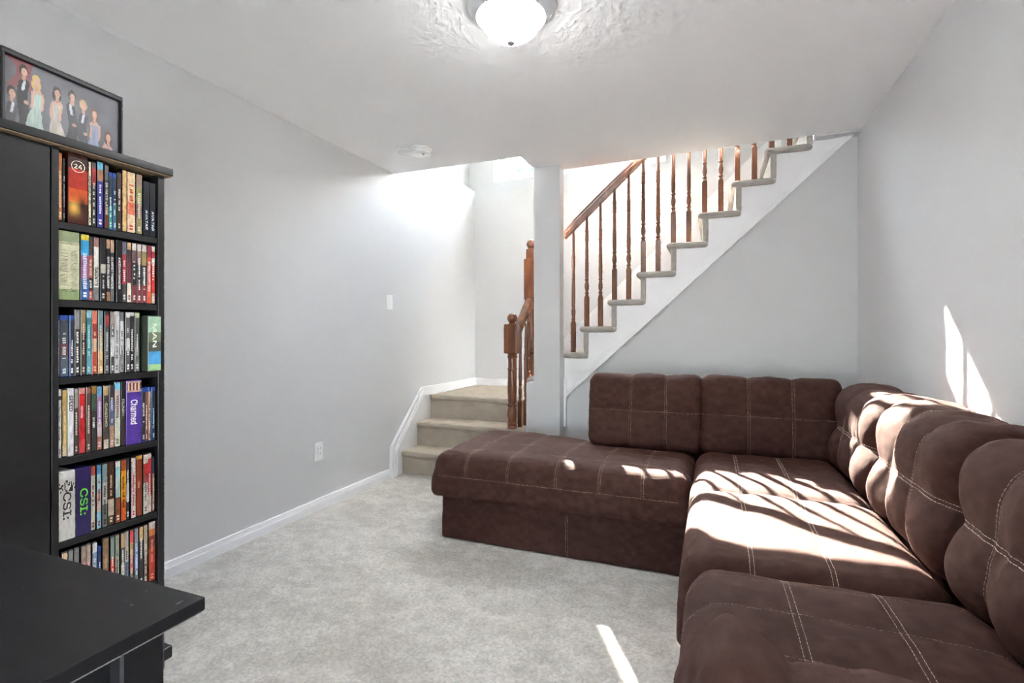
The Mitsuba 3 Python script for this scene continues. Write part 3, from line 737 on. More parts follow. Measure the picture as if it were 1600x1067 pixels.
rd = random.Random(11)
BLUE = srgb(30, 70, 150)
BAR = 'bar'
rows = [
    # (x0, x1, height, style, bands top to bottom [(share, colour)], lettering, lettering colour, plain words for the label)
    [(91.7, 99.8, .190, 'd', [(1, (205, 130, 75))], BAR, (245, 225, 190), 'orange'),
     (99.8, 104.5, .176, 'd', [(1, (24, 24, 26))], BAR, (130, 130, 130), 'thin black'),
     (108.5, 140, .205, 'box', [(.22, (60, 30, 26)), (.28, (170, 45, 28)), (.2, (205, 85, 35)), (.3, (70, 26, 20))], '24', (240, 230, 215), 'thick red and black boxed'),
     (140, 145, .187, 'd', [(1, (215, 205, 180))], BAR, (60, 50, 40), 'thin cream'),
     (145.5, 153.7, .190, 'd', [(.1, (80, 70, 65)), (.25, (150, 40, 45)), (.65, (52, 50, 50))], BAR, (200, 200, 200), 'dark grey with a red band'),
     (154.5, 165, .196, 'd', [(.12, (110, 180, 215)), (.18, (170, 120, 90)), (.7, (62, 62, 150))], BAR, (235, 230, 240), 'blue and purple'),
     (165, 171.9, .190, 'd', [(.25, (90, 90, 88)), (.4, (40, 36, 36)), (.35, (110, 50, 45))], '28 DAYS LATER', (235, 232, 225), 'black and maroon'),
     (172.5, 178.6, .172, 'b', [(.55, (40, 60, 70)), (.45, (60, 150, 140))], BAR, (220, 230, 230), 'narrow teal'),
     (178.6, 185.2, .172, 'b', [(.5, (40, 52, 62)), (.5, (66, 110, 115))], BAR, (210, 220, 225), 'narrow slate blue'),
     (185.5, 192.8, .178, 'd', [(1, (66, 48, 40))], BAR, (200, 190, 180), 'dark brown'),
     (192.8, 200.5, .190, 'd', [(1, (205, 165, 110))], BAR, (225, 195, 145), 'tan'),
     (200.8, 214.2, .190, 'd', [(.5, (214, 190, 150)), (.2, (205, 120, 90)), (.3, (215, 195, 165))], BAR, (190, 60, 45), 'wide cream with red marks'),
     (214.5, 224.8, .190, 'd', [(.25, (150, 125, 110)), (.25, (140, 140, 80)), (.25, (130, 100, 95)), (.25, (140, 130, 90))], BAR, (215, 205, 190), 'mauve and green'),
     (226, 235.5, .172, 'n', [(1, (22, 26, 34))], 'AVATAR', (205, 215, 230), 'navy with pale letters'),
     (236, 245.5, .172, 'n', [(1, (18, 22, 30))], 'AVATAR', (215, 225, 240), 'navy with pale letters')],
    [(91.8, 127.2, .196, 'box', [(.14, (150, 160, 125)), (.72, (205, 203, 172)), (.14, (140, 155, 110))], 'LIST', (90, 88, 66), 'wide pale green boxed'),
     (127.2, 141, .192, 'd', [(.10, (210, 190, 70)), (.22, (50, 150, 200)), (.35, (140, 80, 130)), (.33, (45, 90, 150))], BAR, (225, 225, 235), 'blue and purple'),
     (141, 148.6, .188, 'd', [(.3, (70, 64, 62)), (.35, (190, 100, 60)), (.2, (60, 40, 36)), (.15, (200, 90, 70))], BAR, (230, 220, 210), 'charcoal and orange'),
     (148.8, 158, .188, 'd', [(.14, (160, 120, 110)), (.66, (215, 212, 205)), (.2, (120, 120, 122))], 'SAINTS', (30, 30, 30), 'white and grey'),
     (158.5, 167.6, .188, 'd', [(.42, (34, 33, 33)), (.14, (190, 185, 170)), (.44, (30, 30, 32))], BAR, (190, 190, 190), 'black with a pale patch'),
     (168.4, 175.2, .188, 'd', [(.14, (180, 140, 115)), (.7, (30, 30, 32)), (.16, (150, 110, 80))], 'ANY GIVEN SUNDAY', (240, 238, 230), 'black with a skin-tone top'),
     (175.2, 182, .188, 'd', [(.2, (185, 155, 135)), (.5, (52, 50, 52)), (.3, (110, 110, 112))], 'ALMOST FAMOUS', (225, 225, 225), 'charcoal and grey'),
     (183, 192.8, .188, 'd', [(.3, (26, 24, 26)), (.45, (48, 24, 34)), (.25, (24, 24, 26))], 'AMERICAN GANGSTER', (230, 225, 225), 'black and wine'),
     (193, 200.5, .188, 'd', [(.2, (110, 110, 125)), (.5, (175, 60, 70)), (.3, (80, 78, 78))], BAR, (225, 220, 220), 'grey with a long red band'),
     (200.7, 207.8, .188, 'd', [(.12, (195, 160, 120)), (.2, (70, 60, 62)), (.35, (110, 50, 65)), (.33, (225, 218, 200))], BAR, (120, 60, 70), 'plum over cream'),
     (208.2, 215.8, .188, 'd', [(.12, (205, 200, 195)), (.2, (110, 80, 85)), (.4, (44, 42, 44)), (.28, (130, 50, 55))], BAR, (240, 238, 235), 'black with white top and red foot'),
     (216, 223.4, .188, 'd', [(.12, (205, 200, 195)), (.22, (150, 125, 110)), (.38, (44, 42, 44)), (.28, (135, 48, 55))], BAR, (240, 238, 235), 'black with white top and red foot'),
     (223.7, 231.5, .188, 'd', [(.12, (205, 200, 195)), (.22, (150, 135, 80)), (.38, (50, 46, 46)), (.28, (140, 50, 55))], BAR, (240, 238, 235), 'black with white top and red foot'),
     (231.7, 238.7, .188, 'd', [(.2, (150, 50, 75)), (.5, (200, 75, 65)), (.3, (220, 95, 55))], 'BEHIND ENEMY LINES', (245, 240, 235), 'red and orange'),
     (239, 245.3, .188, 'd', [(.1, (215, 205, 195)), (.12, (170, 50, 55)), (.1, (215, 205, 195)), (.5, (200, 60, 55)), (.18, (205, 180, 165))], BAR, (240, 235, 230), 'red and white')],
    [(90.5, 95.5, .171, 'b', [(1, (225, 225, 224))], None, None, 'white with a blue case'),
     (96, 110, .171, 'b', [(.4, (60, 66, 72)), (.25, (105, 62, 62)), (.35, (80, 92, 104))], BAR, (190, 200, 205), 'thick slate'),
     (111, 118.4, .171, 'b', [(1, (42, 46, 54))], BAR, (220, 220, 225), 'dark with white dashes'),
     (118.8, 127.6, .189, 'd', [(.3, (130, 130, 132)), (.7, (50, 50, 52))], BAR, (225, 225, 225), 'grey over black'),
     (128.2, 136.8, .189, 'd', [(.35, (150, 130, 95)), (.65, (56, 48, 44))], BAR, (220, 205, 185), 'olive over brown'),
     (137.2, 145.6, .189, 'd', [(.12, (140, 190, 205)), (.6, (58, 130, 140)), (.28, (90, 150, 165))], BAR, (190, 225, 230), 'teal'),
     (146, 155.2, .189, 'd', [(.2, (215, 120, 90)), (.25, (160, 55, 50)), (.2, (185, 150, 120)), (.35, (190, 80, 55))], BAR, (235, 200, 165), 'orange and brick red'),
     (155.6, 164.2, .189, 'd', [(.3, (100, 135, 140)), (.35, (140, 135, 115)), (.35, (200, 165, 110))], BAR, (225, 215, 190), 'teal fading to tan'),
     (166, 173.6, .187, 'd', [(.05, (60, 30, 32)), (.2, (150, 55, 60)), (.75, (74, 76, 76))], BAR, (190, 190, 190), 'grey with a red top'),
     (174, 180.6, .187, 'd', [(.2, (150, 140, 130)), (.2, (90, 90, 90)), (.35, (190, 190, 190)), (.25, (80, 80, 80))], BAR, (225, 225, 225), 'mid grey'),
     (180.8, 190, .187, 'd', [(1, (196, 196, 198))], BAR, (120, 120, 122), 'wide pale grey'),
     (190.2, 197, .187, 'd', [(.16, (110, 110, 112)), (.55, (204, 204, 204)), (.29, (150, 150, 150))], BAR, (90, 90, 90), 'pale grey with dark top'),
     (197.4, 205.2, .187, 'd', [(.1, (210, 210, 210)), (.35, (96, 92, 94)), (.2, (180, 178, 176)), (.35, (92, 90, 92))], BAR, (230, 230, 230), 'grey and white'),
     (205.5, 213, .187, 'd', [(.06, (215, 213, 210)), (.94, (42, 42, 44))], BAR, (225, 225, 225), 'black with white top'),
     (213.4, 221.3, .187, 'd', [(.1, (180, 195, 150)), (.5, (82, 84, 80)), (.4, (120, 120, 118))], BAR, (225, 225, 220), 'grey with a green top'),
     (226, 248.5, .176, 'front', [(.3, (172, 208, 178)), (.18, (120, 132, 104)), (.18, (84, 90, 82)), (.22, (84, 165, 218)), (.12, (168, 210, 156))], 'MAN', (235, 240, 232), 'green and blue, pulled forward')],
    [(91.8, 99, .189, 'd', [(.08, (215, 215, 212)), (.06, (60, 60, 60)), (.86, (216, 215, 210))], BAR, (120, 120, 120), 'white'),
     (99.3, 107.7, .189, 'd', [(.85, (185, 155, 90)), (.15, (200, 180, 150))], BAR, (220, 200, 150), 'gold'),
     (108, 117.8, .189, 'd', [(1, (214, 212, 216))], 'SPEED', (40, 40, 42), 'white with dark capitals'),
     (118.2, 125, .189, 'd', [(.3, (150, 145, 138)), (.7, (72, 62, 56))], BAR, (220, 215, 205), 'grey over brown'),
     (125.3, 136.1, .190, 'd', [(.1, (215, 150, 145)), (.7, (190, 34, 40)), (.2, (200, 70, 70))], 'coyote', (240, 225, 220), 'bright red'),
     (136.5, 144.2, .190, 'd', [(.1, (150, 95, 90)), (.9, (90, 66, 58))], BAR, (215, 200, 185), 'brown'),
     (145, 154, .192, 'd', [(.12, (150, 110, 50)), (.25, (60, 85, 70)), (.63, (52, 53, 55))], 'crash', (240, 240, 238), 'charcoal with green top'),
     (154.3, 162.8, .190, 'd', [(.16, (105, 165, 205)), (.4, (165, 125, 170)), (.24, (200, 180, 185)), (.2, (175, 115, 90))], BAR, (225, 215, 230), 'blue and lilac'),
     (163, 171.8, .190, 'd', [(.16, (190, 160, 115)), (.7, (70, 64, 58)), (.14, (200, 190, 175))], 'CASINO', (215, 200, 170), 'dark with pale capitals'),
     (172.2, 180.4, .190, 'd', [(.25, (60, 56, 60)), (.4, (80, 90, 125)), (.35, (170, 130, 110))], BAR, (210, 200, 205), 'dark blue and rust'),
     (180.8, 190.8, .200, 'd', [(.13, (120, 185, 215)), (.33, (205, 185, 185)), (.54, (200, 198, 182))], BAR, (120, 115, 100), 'tall cream with sky-blue top'),
     (192, 198.8, .196, 'd', [(.3, (26, 25, 27)), (.7, (52, 46, 44))], 'CLASH', (220, 210, 195), 'thin black'),
     (199, 223, .203, 'box', [(.18, (190, 150, 150)), (.82, (84, 58, 152))], 'Charmed', (240, 236, 245), 'thick purple boxed'),
     (223.4, 229.2, .171, 'b', [(1, (48, 46, 50))], BAR, (220, 220, 225), 'narrow black and blue'),
     (229.4, 234.4, .171, 'b', [(1, (140, 90, 60))], BAR, (225, 205, 180), 'narrow rust and blue'),
     (234.6, 239, .171, 'b', [(1, (190, 170, 130))], BAR, (90, 70, 50), 'narrow tan and blue'),
     (239.3, 245, .171, 'b', [(1, (38, 50, 66))], BAR, (150, 190, 215), 'narrow navy and blue')],
    [(92.4, 119.3, .190, 'box', [(1, (214, 212, 208))], 'CSI:', (70, 70, 72), 'thick white boxed'),
     (119.5, 143.7, .190, 'box', [(1, (44, 36, 88))], 'CSI:', (120, 220, 80), 'thick navy boxed'),
     (144.2, 152.6, .190, 'd', [(.15, (190, 90, 70)), (.85, (208, 212, 195))], BAR, (150, 60, 50), 'cream with a red top'),
     (153, 160.8, .190, 'd', [(.15, (80, 140, 185)), (.3, (165, 195, 205)), (.3, (205, 180, 170)), (.25, (140, 185, 205))], BAR, (150, 60, 55), 'light blue'),
     (161.1, 170.2, .190, 'd', [(.3, (130, 150, 150)), (.35, (190, 188, 182)), (.35, (100, 105, 105))], BAR, (50, 50, 50), 'grey-green'),
     (170.5, 181.2, .190, 'd', [(.6, (70, 42, 30)), (.25, (200, 185, 165)), (.15, (80, 60, 48))], BAR, (215, 190, 160), 'dark brown with pale block'),
     (181.5, 190.3, .190, 'd', [(.1, (215, 215, 210)), (.5, (165, 205, 210)), (.4, (130, 75, 50))], BAR, (215, 200, 190), 'aqua over brown'),
     (190.6, 199.6, .190, 'd', [(.18, (170, 80, 40)), (.5, (230, 160, 45)), (.32, (205, 95, 40))], 'duke of fist', (50, 34, 20), 'orange and yellow'),
     (199.8, 205.8, .190, 'd', [(.4, (70, 66, 72)), (.3, (200, 190, 200)), (.3, (60, 58, 62))], BAR, (225, 220, 220), 'dark with lilac middle'),
     (206, 213.8, .190, 'd', [(1, (212, 200, 198))], BAR, (190, 60, 60), 'white with red letters'),
     (214.1, 224.6, .193, 'd', [(.06, (200, 150, 70)), (.94, (142, 66, 44))], 'saw', (220, 190, 160), 'brick brown'),
     (224.9, 233.2, .192, 'd', [(.16, (214, 205, 195)), (.3, (180, 55, 55)), (.54, (206, 200, 190))], BAR, (120, 110, 105), 'cream and red'),
     (233.5, 240, .192, 'd', [(.1, (215, 190, 185)), (.62, (200, 60, 65)), (.28, (215, 190, 185))], BAR, (240, 225, 220), 'coral red'),
     (240.3, 244.8, .176, 'd', [(.3, (40, 52, 80)), (.7, (150, 125, 95))], BAR, (220, 210, 200), 'narrow navy and tan')],
    [(93, 97, .180, 'd', [(1, (110, 36, 34))], None, None, 'thin dark red'),
     (97.5, 108, .189, 'd', [(.3, (205, 180, 150)), (.7, (200, 190, 175))], BAR, (110, 50, 40), 'cream'),
     (109, 117.6, .189, 'd', [(1, (140, 142, 138))], BAR, (200, 200, 200), 'light grey'),
     (118.2, 127.4, .189, 'd', [(1, (128, 126, 126))], BAR, (190, 190, 190), 'mid grey'),
     (128.2, 137, .189, 'd', [(.25, (160, 140, 125)), (.75, (190, 130, 130))], BAR, (220, 205, 200), 'dusty pink'),
     (137.6, 145.4, .189, 'd', [(.3, (190, 165, 150)), (.2, (170, 90, 90)), (.5, (200, 60, 70))], BAR, (235, 220, 215), 'pink over red'),
     (145.8, 154, .189, 'd', [(.15, (215, 215, 215)), (.45, (140, 155, 180)), (.4, (180, 70, 90))], BAR, (230, 230, 235), 'blue over red'),
     (155, 160.6, .171, 'b', [(.5, (46, 60, 90)), (.5, (130, 120, 110))], BAR, (215, 220, 225), 'narrow blue'),
     (163, 173.6, .189, 'd', [(1, (150, 116, 86))], BAR, (200, 170, 130), 'wide brown'),
     (174, 181.3, .189, 'd', [(.35, (130, 150, 145)), (.5, (200, 60, 60)), (.15, (225, 220, 215))], BAR, (235, 225, 220), 'teal over red'),
     (181.7, 188.8, .189, 'd', [(1, (160, 160, 145))], BAR, (90, 90, 80), 'sage'),
     (189.8, 196.8, .189, 'd', [(.25, (190, 155, 110)), (.25, (90, 92, 84)), (.25, (180, 180, 160)), (.25, (70, 130, 190))], BAR, (225, 225, 215), 'tan and sky blue'),
     (197.6, 204.4, .189, 'd', [(.5, (190, 188, 184)), (.5, (105, 120, 150))], BAR, (90, 90, 100), 'silver over blue'),
     (204.7, 211.2, .189, 'd', [(.2, (205, 80, 85)), (.2, (190, 160, 100)), (.3, (190, 110, 105)), (.3, (120, 120, 118))], BAR, (225, 215, 205), 'red over grey'),
     (212, 218.8, .189, 'd', [(.3, (150, 150, 165)), (.4, (130, 145, 190)), (.3, (110, 120, 115))], BAR, (215, 220, 235), 'lavender blue'),
     (219.6, 226.6, .189, 'd', [(.25, (200, 165, 110)), (.75, (50, 48, 48))], BAR, (230, 228, 222), 'black with tan top'),
     (227.2, 233.8, .189, 'd', [(.5, (170, 160, 140)), (.5, (110, 90, 78))], BAR, (215, 205, 190), 'taupe'),
     (235, 246, .193, 'd', [(.12, (205, 190, 180)), (.12, (200, 120, 70)), (.2, (130, 55, 42)), (.56, (172, 56, 38))], BAR, (220, 150, 120), 'wide rust red')]]
ORD = ['first', 'second', 'third', 'fourth', 'fifth', 'sixth', 'seventh', 'eighth', 'ninth', 'tenth', 'eleventh', 'twelfth', 'thirteenth', 'fourteenth', 'fifteenth', 'sixteenth', 'seventeenth', 'eighteenth']
SHN = ['top shelf', 'second shelf', 'third shelf', 'fourth shelf', 'fifth shelf', 'lowest visible shelf']
GRP = ['disc cases on the cabinet shelves']
ncase = 0
for r_i, row in enumerate(rows):
    zf = SH[r_i] + 0.0005
    for c_i, (px0, px1, hh, style, bands, text, tcol, words) in enumerate(row):
        ya, yb = max(y_of(px0) + 0.0004, 0.8367), min(y_of(px1) - 0.0004, 1.1013)
        key = num('disc_case', ncase); ncase += 1
        depth = 0.135
        xf = CF - 0.007 + rd.uniform(-0.003, 0.003)
        if style == 'box': xf += 0.002
        if style == 'front': xf += 0.024
        bodycol = {'d': K, 'b': BLUE, 'n': srgb(20, 26, 40), 'box': srgb(*bands[-1][1]), 'front': srgb(60, 70, 60)}[style]
        if words in ('white', 'white with dark capitals', 'wide pale grey'): bodycol = srgb(190, 190, 190)
        hh = min(hh, [0.197, 0.191, 0.19, 0.198, 0.2, 0.2][r_i])
        body = rbx(xf - depth, xf, ya, yb, zf, zf + hh, 0.0012, 1)
        bm_, bc = solid_color(body, bodycol)
        put(key, bm_, 'm_print', color=bc, label=f'{words} disc case, {ORD[c_i]} from left on the {SHN[r_i]}', cat='disc case', group=f'disc cases on the {SHN[r_i]}')
        # printed sleeve on the spine: a grid of small printed patches
        zt = zf + hh - (0.014 if style == 'b' else 0.003)
        zb = zf + 0.003
        yA, yB_ = ya + 0.0009, yb - 0.0009
        ny = max(3, int((yB_ - yA) / 0.0024)); nz = 34
        quads, cols = [], []
        edges = np.cumsum([0] + [b[0] for b in bands]); edges = edges / edges[-1]
        sd_ = rd.randint(0, 9999)
        contrast = 0.5 if style in ('d', 'b') else 0.25
        for a in range(ny):
            for b in range(nz):
                f = (b + 0.5) / nz
                k_ = int(np.searchsorted(edges, f, side='right') - 1); k_ = min(k_, len(bands) - 1)
                base = np.array(srgb(*bands[k_][1]))
                nn = float(meshkit.fbm(np.array([a * 0.45 + sd_, b * 0.45, 0.5]), 2, 3))
                cc = base * (1 + contrast * (nn - 0.5) * 2)
                if style == 'box' and text == '24':   # flame-like streaks and a glow low on the cover
                    yy_ = (a + 0.5) / ny
                    g = math.exp(-((f - 0.78) / 0.1) ** 2 - ((yy_ - 0.3) / 0.3) ** 2)
                    cc = cc * (1 - g) + np.array(srgb(235, 185, 90)) * g
                    g = math.exp(-((f - 0.74) / 0.12) ** 2 - ((yy_ - 0.75) / 0.22) ** 2)
                    cc = cc * (1 - g) + np.array(srgb(50, 22, 18)) * g
                if text == 'Charmed' and f < 0.16 and f > 0.03:
                    cc = np.array(srgb(225, 190, 165)) if (a % 4) in (1, 2) else np.array(srgb(90, 60, 60))
                if words == 'thick white boxed' and 0.12 < f < 0.30 and rd.random() < 0.42:
                    cc = np.array(srgb(45, 45, 48))
                y_0, y_1 = yA + (yB_ - yA) * a / ny, yA + (yB_ - yA) * (a + 1) / ny
                z_1, z_0 = zt - (zt - zb) * b / nz, zt - (zt - zb) * (b + 1) / nz
                x = xf + 0.0003
                quads.append([(x, y_0, z_0), (x, y_1, z_0), (x, y_1, z_1), (x, y_0, z_1)])
                cols.append(np.clip(cc, 0.003, 0.95))
        qm, qc = quadmesh(quads, cols)
        put(key + '__printed_sleeve', qm, 'm_print', color=qc)
        # lettering
        if text is None: continue
        w = yb - ya
        x = xf + 0.0006
        ms = []
        if text == BAR:      # lettering too small to read: rows of short strokes
            n = rd.randint(9, 16); z = zt - hh * rd.uniform(0.18, 0.36)
            yc_ = (ya + yb) / 2
            hw = w * rd.uniform(0.16, 0.25)
            for q in range(n):
                l = rd.uniform(0.003, 0.0065)
                if z - l < zb + 0.03: break
                if rd.random() < 0.86:
                    ms.append(bx(x - 0.0003, x, yc_ - hw * rd.uniform(0.7, 1), yc_ + hw * rd.uniform(0.7, 1), z - l, z))
                z -= l + 0.0018
            for q in (0.055, 0.10):
                ms.append(bx(x - 0.0003, x, yc_ - w * 0.2, yc_ + w * 0.2, zb + hh * q - 0.003, zb + hh * q + 0.003))
        elif text == 'LIST':
            tm = meshkit.text_mesh('ALIEN PREDATOR', 0.0048, 0.0003)
            tm.apply_scale([0.82 * w / (tm.bounds[1][0] - tm.bounds[0][0]), 1, 1])
            place(tm, EY, EZ, EX, (x - 0.0003, ya + 0.006, zt - 0.034)); ms.append(tm)
            for col_ in (0.28, 0.74):
                z = zt - 0.05
                while z > zb + 0.02:
                    if rd.random() < 0.85:
                        l = rd.uniform(0.10, 0.2) * w
                        ms.append(bx(x - 0.0003, x, ya + col_ * w - l, ya + col_ * w + l, z - 0.0012, z))
                    z -= 0.0042
        elif text == '24':
            tm = meshkit.text_mesh('24', 0.012, 0.0003, bold=True)
            place(tm, EY, EZ, EX, (x - 0.0003, (ya + yb) / 2 - 0.0115, zt - 0.038)); ms.append(tm)
            ring = trimesh.creation.annulus(0.0150, 0.0168, 0.0004, sections=30)
            place(ring, EY, EZ, EX, (x - 0.0002, (ya + yb) / 2, zt - 0.032)); ms.append(ring)
        else:
            size = {'AVATAR': 0.0072, 'SAINTS': 0.0085, 'SPEED': 0.0085, 'CSI:': 0.018, 'Charmed': 0.019, 'MAN': 0.012}.get(text, 0.0058)
            tm = meshkit.text_mesh(text, size, 0.0003, bold=True)
            L = tm.bounds[1][0] - tm.bounds[0][0]
            want = {'AVATAR': 0.062, 'SAINTS': 0.055, 'SPEED': 0.045, 'CSI:': 0.075 if w > 0.03 else 0.07, 'Charmed': 0.075, 'MAN': 0.075, 'crash': 0.03, 'saw': 0.02, 'CASINO': 0.07, 'CLASH': 0.05, 'coyote': 0.035}.get(text, 0.095)
            sc = want / L
            tm.apply_scale([sc, 1, 1]); tm.apply_translation([-tm.bounds[0][0], 0, 0])
            start = {'AVATAR': 0.088, 'SAINTS': 0.085, 'SPEED': 0.016, 'CSI:': 0.055, 'Charmed': 0.058, 'MAN': 0.022, 'crash': 0.09, 'saw': 0.08}.get(text, 0.05)
            place(tm, -EZ, EY, EX, (x - 0.0003, (ya + yb) / 2 - size * 0.5, zt - start)); ms.append(tm)
        if ms:
            lm, lc = solid_color(cat(*ms), srgb(*tcol))
            put(key + '__lettering', lm, 'm_print', color=lc, kind='stuff')

# ------------------------------------------------------------------ framed group picture on the cabinet
pf = 'picture_frame'
tag(pf, 'wide black framed photograph of people in evening dress on the black cabinet', 'picture')
A = np.array([-1.83, 1.092]); Bd = np.array([0.0954, -1.038]); Bd /= np.linalg.norm(Bd)
PW, PH, PZ = 0.325, 0.245, CT + 0.024
XP = np.array([-Bd[0], -Bd[1], 0.0])                  # along the frame towards its right end
ZP = np.cross(XP, EZ)                                # out of the picture
if ZP[0] < 0: ZP = -ZP
ORG = np.array([A[0] + Bd[0] * PW, A[1] + Bd[1] * PW, PZ])


def fput(key, m, mat, **k):
    put(key, place(m, XP, EZ, np.cross(XP, EZ), ORG), mat, **k)


sgn = 1 if np.dot(np.cross(XP, EZ), ZP) > 0 else -1
for i, (u0, u1, v0, v1) in enumerate(((0, PW, PH - 0.016, PH), (0, PW, 0, 0.016), (0, 0.010, 0.014, PH - 0.014), (PW - 0.006, PW, 0.014, PH - 0.014))):
    fput(num(pf + '__frame_bar', i), rbx(u0, u1, v0, v1, -0.012, 0.012, 0.003, 2), 'm_black', smooth=40)
fput(pf + '__backing', bx(0.004, PW - 0.004, 0.004, PH - 0.004, -0.010 if sgn > 0 else 0.002, -0.002 if sgn > 0 else 0.010), 'm_black_plain')
nu, nv = 150, 110
U, Vv = np.meshgrid((np.arange(nu) + 0.5) / nu * PW, (np.arange(nv) + 0.5) / nv * PH, indexing='ij')
P3 = np.stack([U * 14, Vv * 14, U * 0], -1)
img = np.array(srgb(105, 105, 112)) * (0.6 + 0.9 * meshkit.fbm(P3, 3, 5)[..., None])
img = np.where((meshkit.fbm(P3 * 0.55 + 9, 2, 8) > 0.58)[..., None] & (Vv > 0.15)[..., None], np.array(srgb(140, 80, 84)), img)
folk = [(0.030, (70, 66, 74), (60, 42, 34), .150), (0.058, (28, 28, 33), (50, 36, 30), .222), (0.140, (196, 186, 176), (58, 36, 30), .198), (0.088, (178, 196, 188), (205, 175, 105), .207),
        (0.180, (60, 60, 68), (52, 40, 34), .205), (0.212, (74, 74, 82), (200, 170, 120), .190), (0.243, (150, 160, 185), (120, 92, 70), .178), (0.285, (150, 135, 158), (110, 70, 60), .120)]
for (u, dress, hair, top) in folk:
    pale = dress[0] > 100
    wdt = 0.0125 + (0.016 if pale else 0.004) * np.clip((top - 0.07 - Vv) / 0.12, 0, 1) ** 1.5
    sh_ = np.clip((top - 0.040 - Vv) / 0.012, 0, 1) ** 0.5                      # rounded shoulders
    sway = 0.004 * np.sin(Vv * 45 + u * 90)
    body = (np.abs(U - u - sway) < wdt * sh_ * (1.0 - 0.25 * np.exp(-((Vv - (top - 0.095)) / 0.018) ** 2) * pale)) & (Vv < top - 0.040)
    fold = 0.70 + 0.6 * meshkit.fbm(np.stack([U * 260, Vv * 40, U * 0 + u * 50], -1), 2, 2)
    img = np.where(body[..., None], np.array(srgb(*dress)) * fold[..., None], img)
    if pale:
        arms = (np.abs(np.abs(U - u - sway) - 0.0125) < 0.003) & (Vv < top - 0.05) & (Vv > top - 0.10)
        img = np.where(arms[..., None], np.array(srgb(205, 165, 145)), img)
        chest = (np.abs(U - u - sway) < 0.009) & (Vv < top - 0.038) & (Vv > top - 0.056)
        img = np.where(chest[..., None], np.array(srgb(208, 168, 148)), img)
    else:
        shirt = (np.abs(U - u - sway) < 0.0035 * np.clip((top - 0.04 - Vv) / 0.01, 0, 1)) & (Vv > top - 0.075) & (Vv < top - 0.04)
        img = np.where(shirt[..., None], np.array(srgb(205, 208, 216)), img)
        hand = ((U - u - 0.006) / 0.006) ** 2 + ((Vv - (top - 0.105)) / 0.005) ** 2 < 1
        img = np.where(hand[..., None], np.array(srgb(196, 156, 138)), img)
    hd = ((U - u) / 0.0105) ** 2 + ((Vv - (top - 0.018)) / 0.017) ** 2 < 1
    if pale: hd = hd | (((U - u) / 0.012) ** 2 + ((Vv - (top - 0.030)) / 0.018) ** 2 < 1)
    img = np.where(hd[..., None], np.array(srgb(*hair)), img)
    neck = (np.abs(U - u - 0.001) < 0.0045) & (Vv < top - 0.026) & (Vv > top - 0.046)
    img = np.where(neck[..., None], np.array(srgb(196, 156, 136)), img)
    face = ((U - u - 0.0015) / 0.0072) ** 2 + ((Vv - (top - 0.022)) / 0.0118) ** 2 < 1
    img = np.where(face[..., None], np.array(srgb(206, 166, 146)) * (0.85 + 0.3 * meshkit.noise(np.stack([U * 500, Vv * 500, U * 0], -1), 4))[..., None], img)
mat = (U < 0.016) | (Vv > PH - 0.022)
img = np.where((U < 0.016)[..., None], np.array(srgb(168, 172, 184)), img)
quads, cols = [], []
for a in range(nu):
    for b in range(nv):
        u0, u1, v0, v1 = a / nu * PW, (a + 1) / nu * PW, b / nv * PH, (b + 1) / nv * PH
        z = 0.0 * sgn
        quads.append([(u0, v0, z), (u1, v0, z), (u1, v1, z), (u0, v1, z)]); cols.append(np.clip(img[a, b], 0.004, 0.9))
qm, qc = quadmesh(quads, cols)
fput(pf + '__photograph', qm, 'm_poster', color=qc)

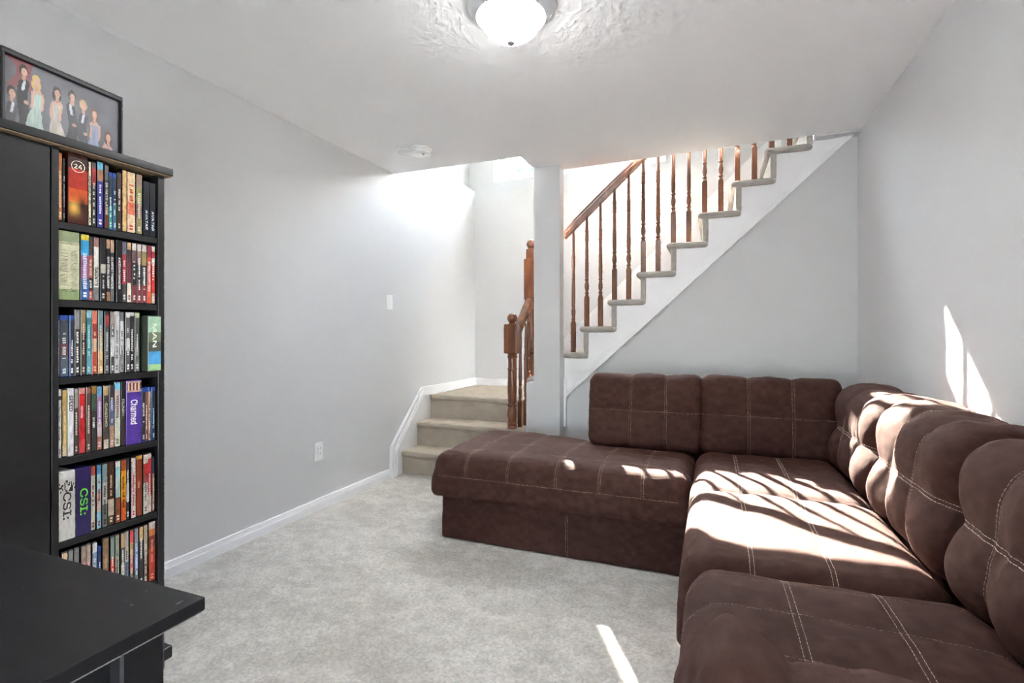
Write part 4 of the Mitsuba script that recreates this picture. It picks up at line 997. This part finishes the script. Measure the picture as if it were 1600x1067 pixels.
# ------------------------------------------------------------------ black desk
dk = 'desk'
tag(dk, 'black wooden desk with a scuffed top in the left foreground', 'desk')
put(dk + '__top', rbx(-1.62, -0.655, -0.40, 0.500, 0.706, 0.725, 0.0025, 2), 'm_black', smooth=40)
put(dk + '__edge_strip', bx(-1.60, -0.6575, -0.39, 0.496, 0.7040, 0.7062), 'm_grey_edge')
put(dk + '__leg', rbx(-0.736, -0.682, 0.408, 0.462, 0, 0.704, 0.003, 1), 'm_black', smooth=40)
put(dk + '__leg_001', rbx(-1.585, -1.535, 0.405, 0.455, 0, 0.704, 0.003, 1), 'm_black', smooth=40)
put(dk + '__leg_002', rbx(-0.745, -0.695, -0.36, -0.31, 0, 0.704, 0.003, 1), 'm_black', smooth=40)
put(dk + '__leg_003', rbx(-1.585, -1.535, -0.36, -0.31, 0, 0.704, 0.003, 1), 'm_black', smooth=40)
put(dk + '__apron', rbx(-0.722, -0.704, -0.32, 0.412, 0.60, 0.7035, 0.002, 1), 'm_black', smooth=40)
put(dk + '__apron_001', rbx(-1.54, -0.732, 0.422, 0.438, 0.60, 0.7035, 0.002, 1), 'm_black', smooth=40)

# ------------------------------------------------------------------ a tree outside the sunny window
struct('ground', bx(-40, 40, 5.6, 70, 0.9, 1.0), 'm_grass')
tr = 'garden_tree'
tag(tr, 'leafy tree outside the window above the stairs', 'tree')
tc = np.array([-3.9, 11.5, 4.6])
put(tr + '__trunk', lathe([(0.001, 1.0), (0.16, 1.0), (0.12, 3.0), (0.05, 4.6), (0.001, 4.7)], 10, (tc[0], tc[1], 0)), 'm_bark', smooth=True)
rr = np.random.RandomState(3)
LV, LF = [], []
for i in range(2600):
    d = rr.normal(size=3); d /= np.linalg.norm(d)
    p = tc + d * (0.35 + 0.65 * rr.rand()) * np.array([1.1, 1.0, 0.75])
    a, b = rr.normal(size=3), rr.normal(size=3)
    a /= np.linalg.norm(a); b -= a * np.dot(a, b); b /= np.linalg.norm(b)
    s_ = 0.05 + 0.04 * rr.rand()
    o = len(LV)
    LV += [p - a * s_, p + b * s_ * 0.5, p + a * s_, p - b * s_ * 0.5]
    LF += [[o, o + 1, o + 2], [o, o + 2, o + 3]]
put(tr + '__foliage', (np.array(LV), np.array(LF)), 'm_leaf', kind='stuff')
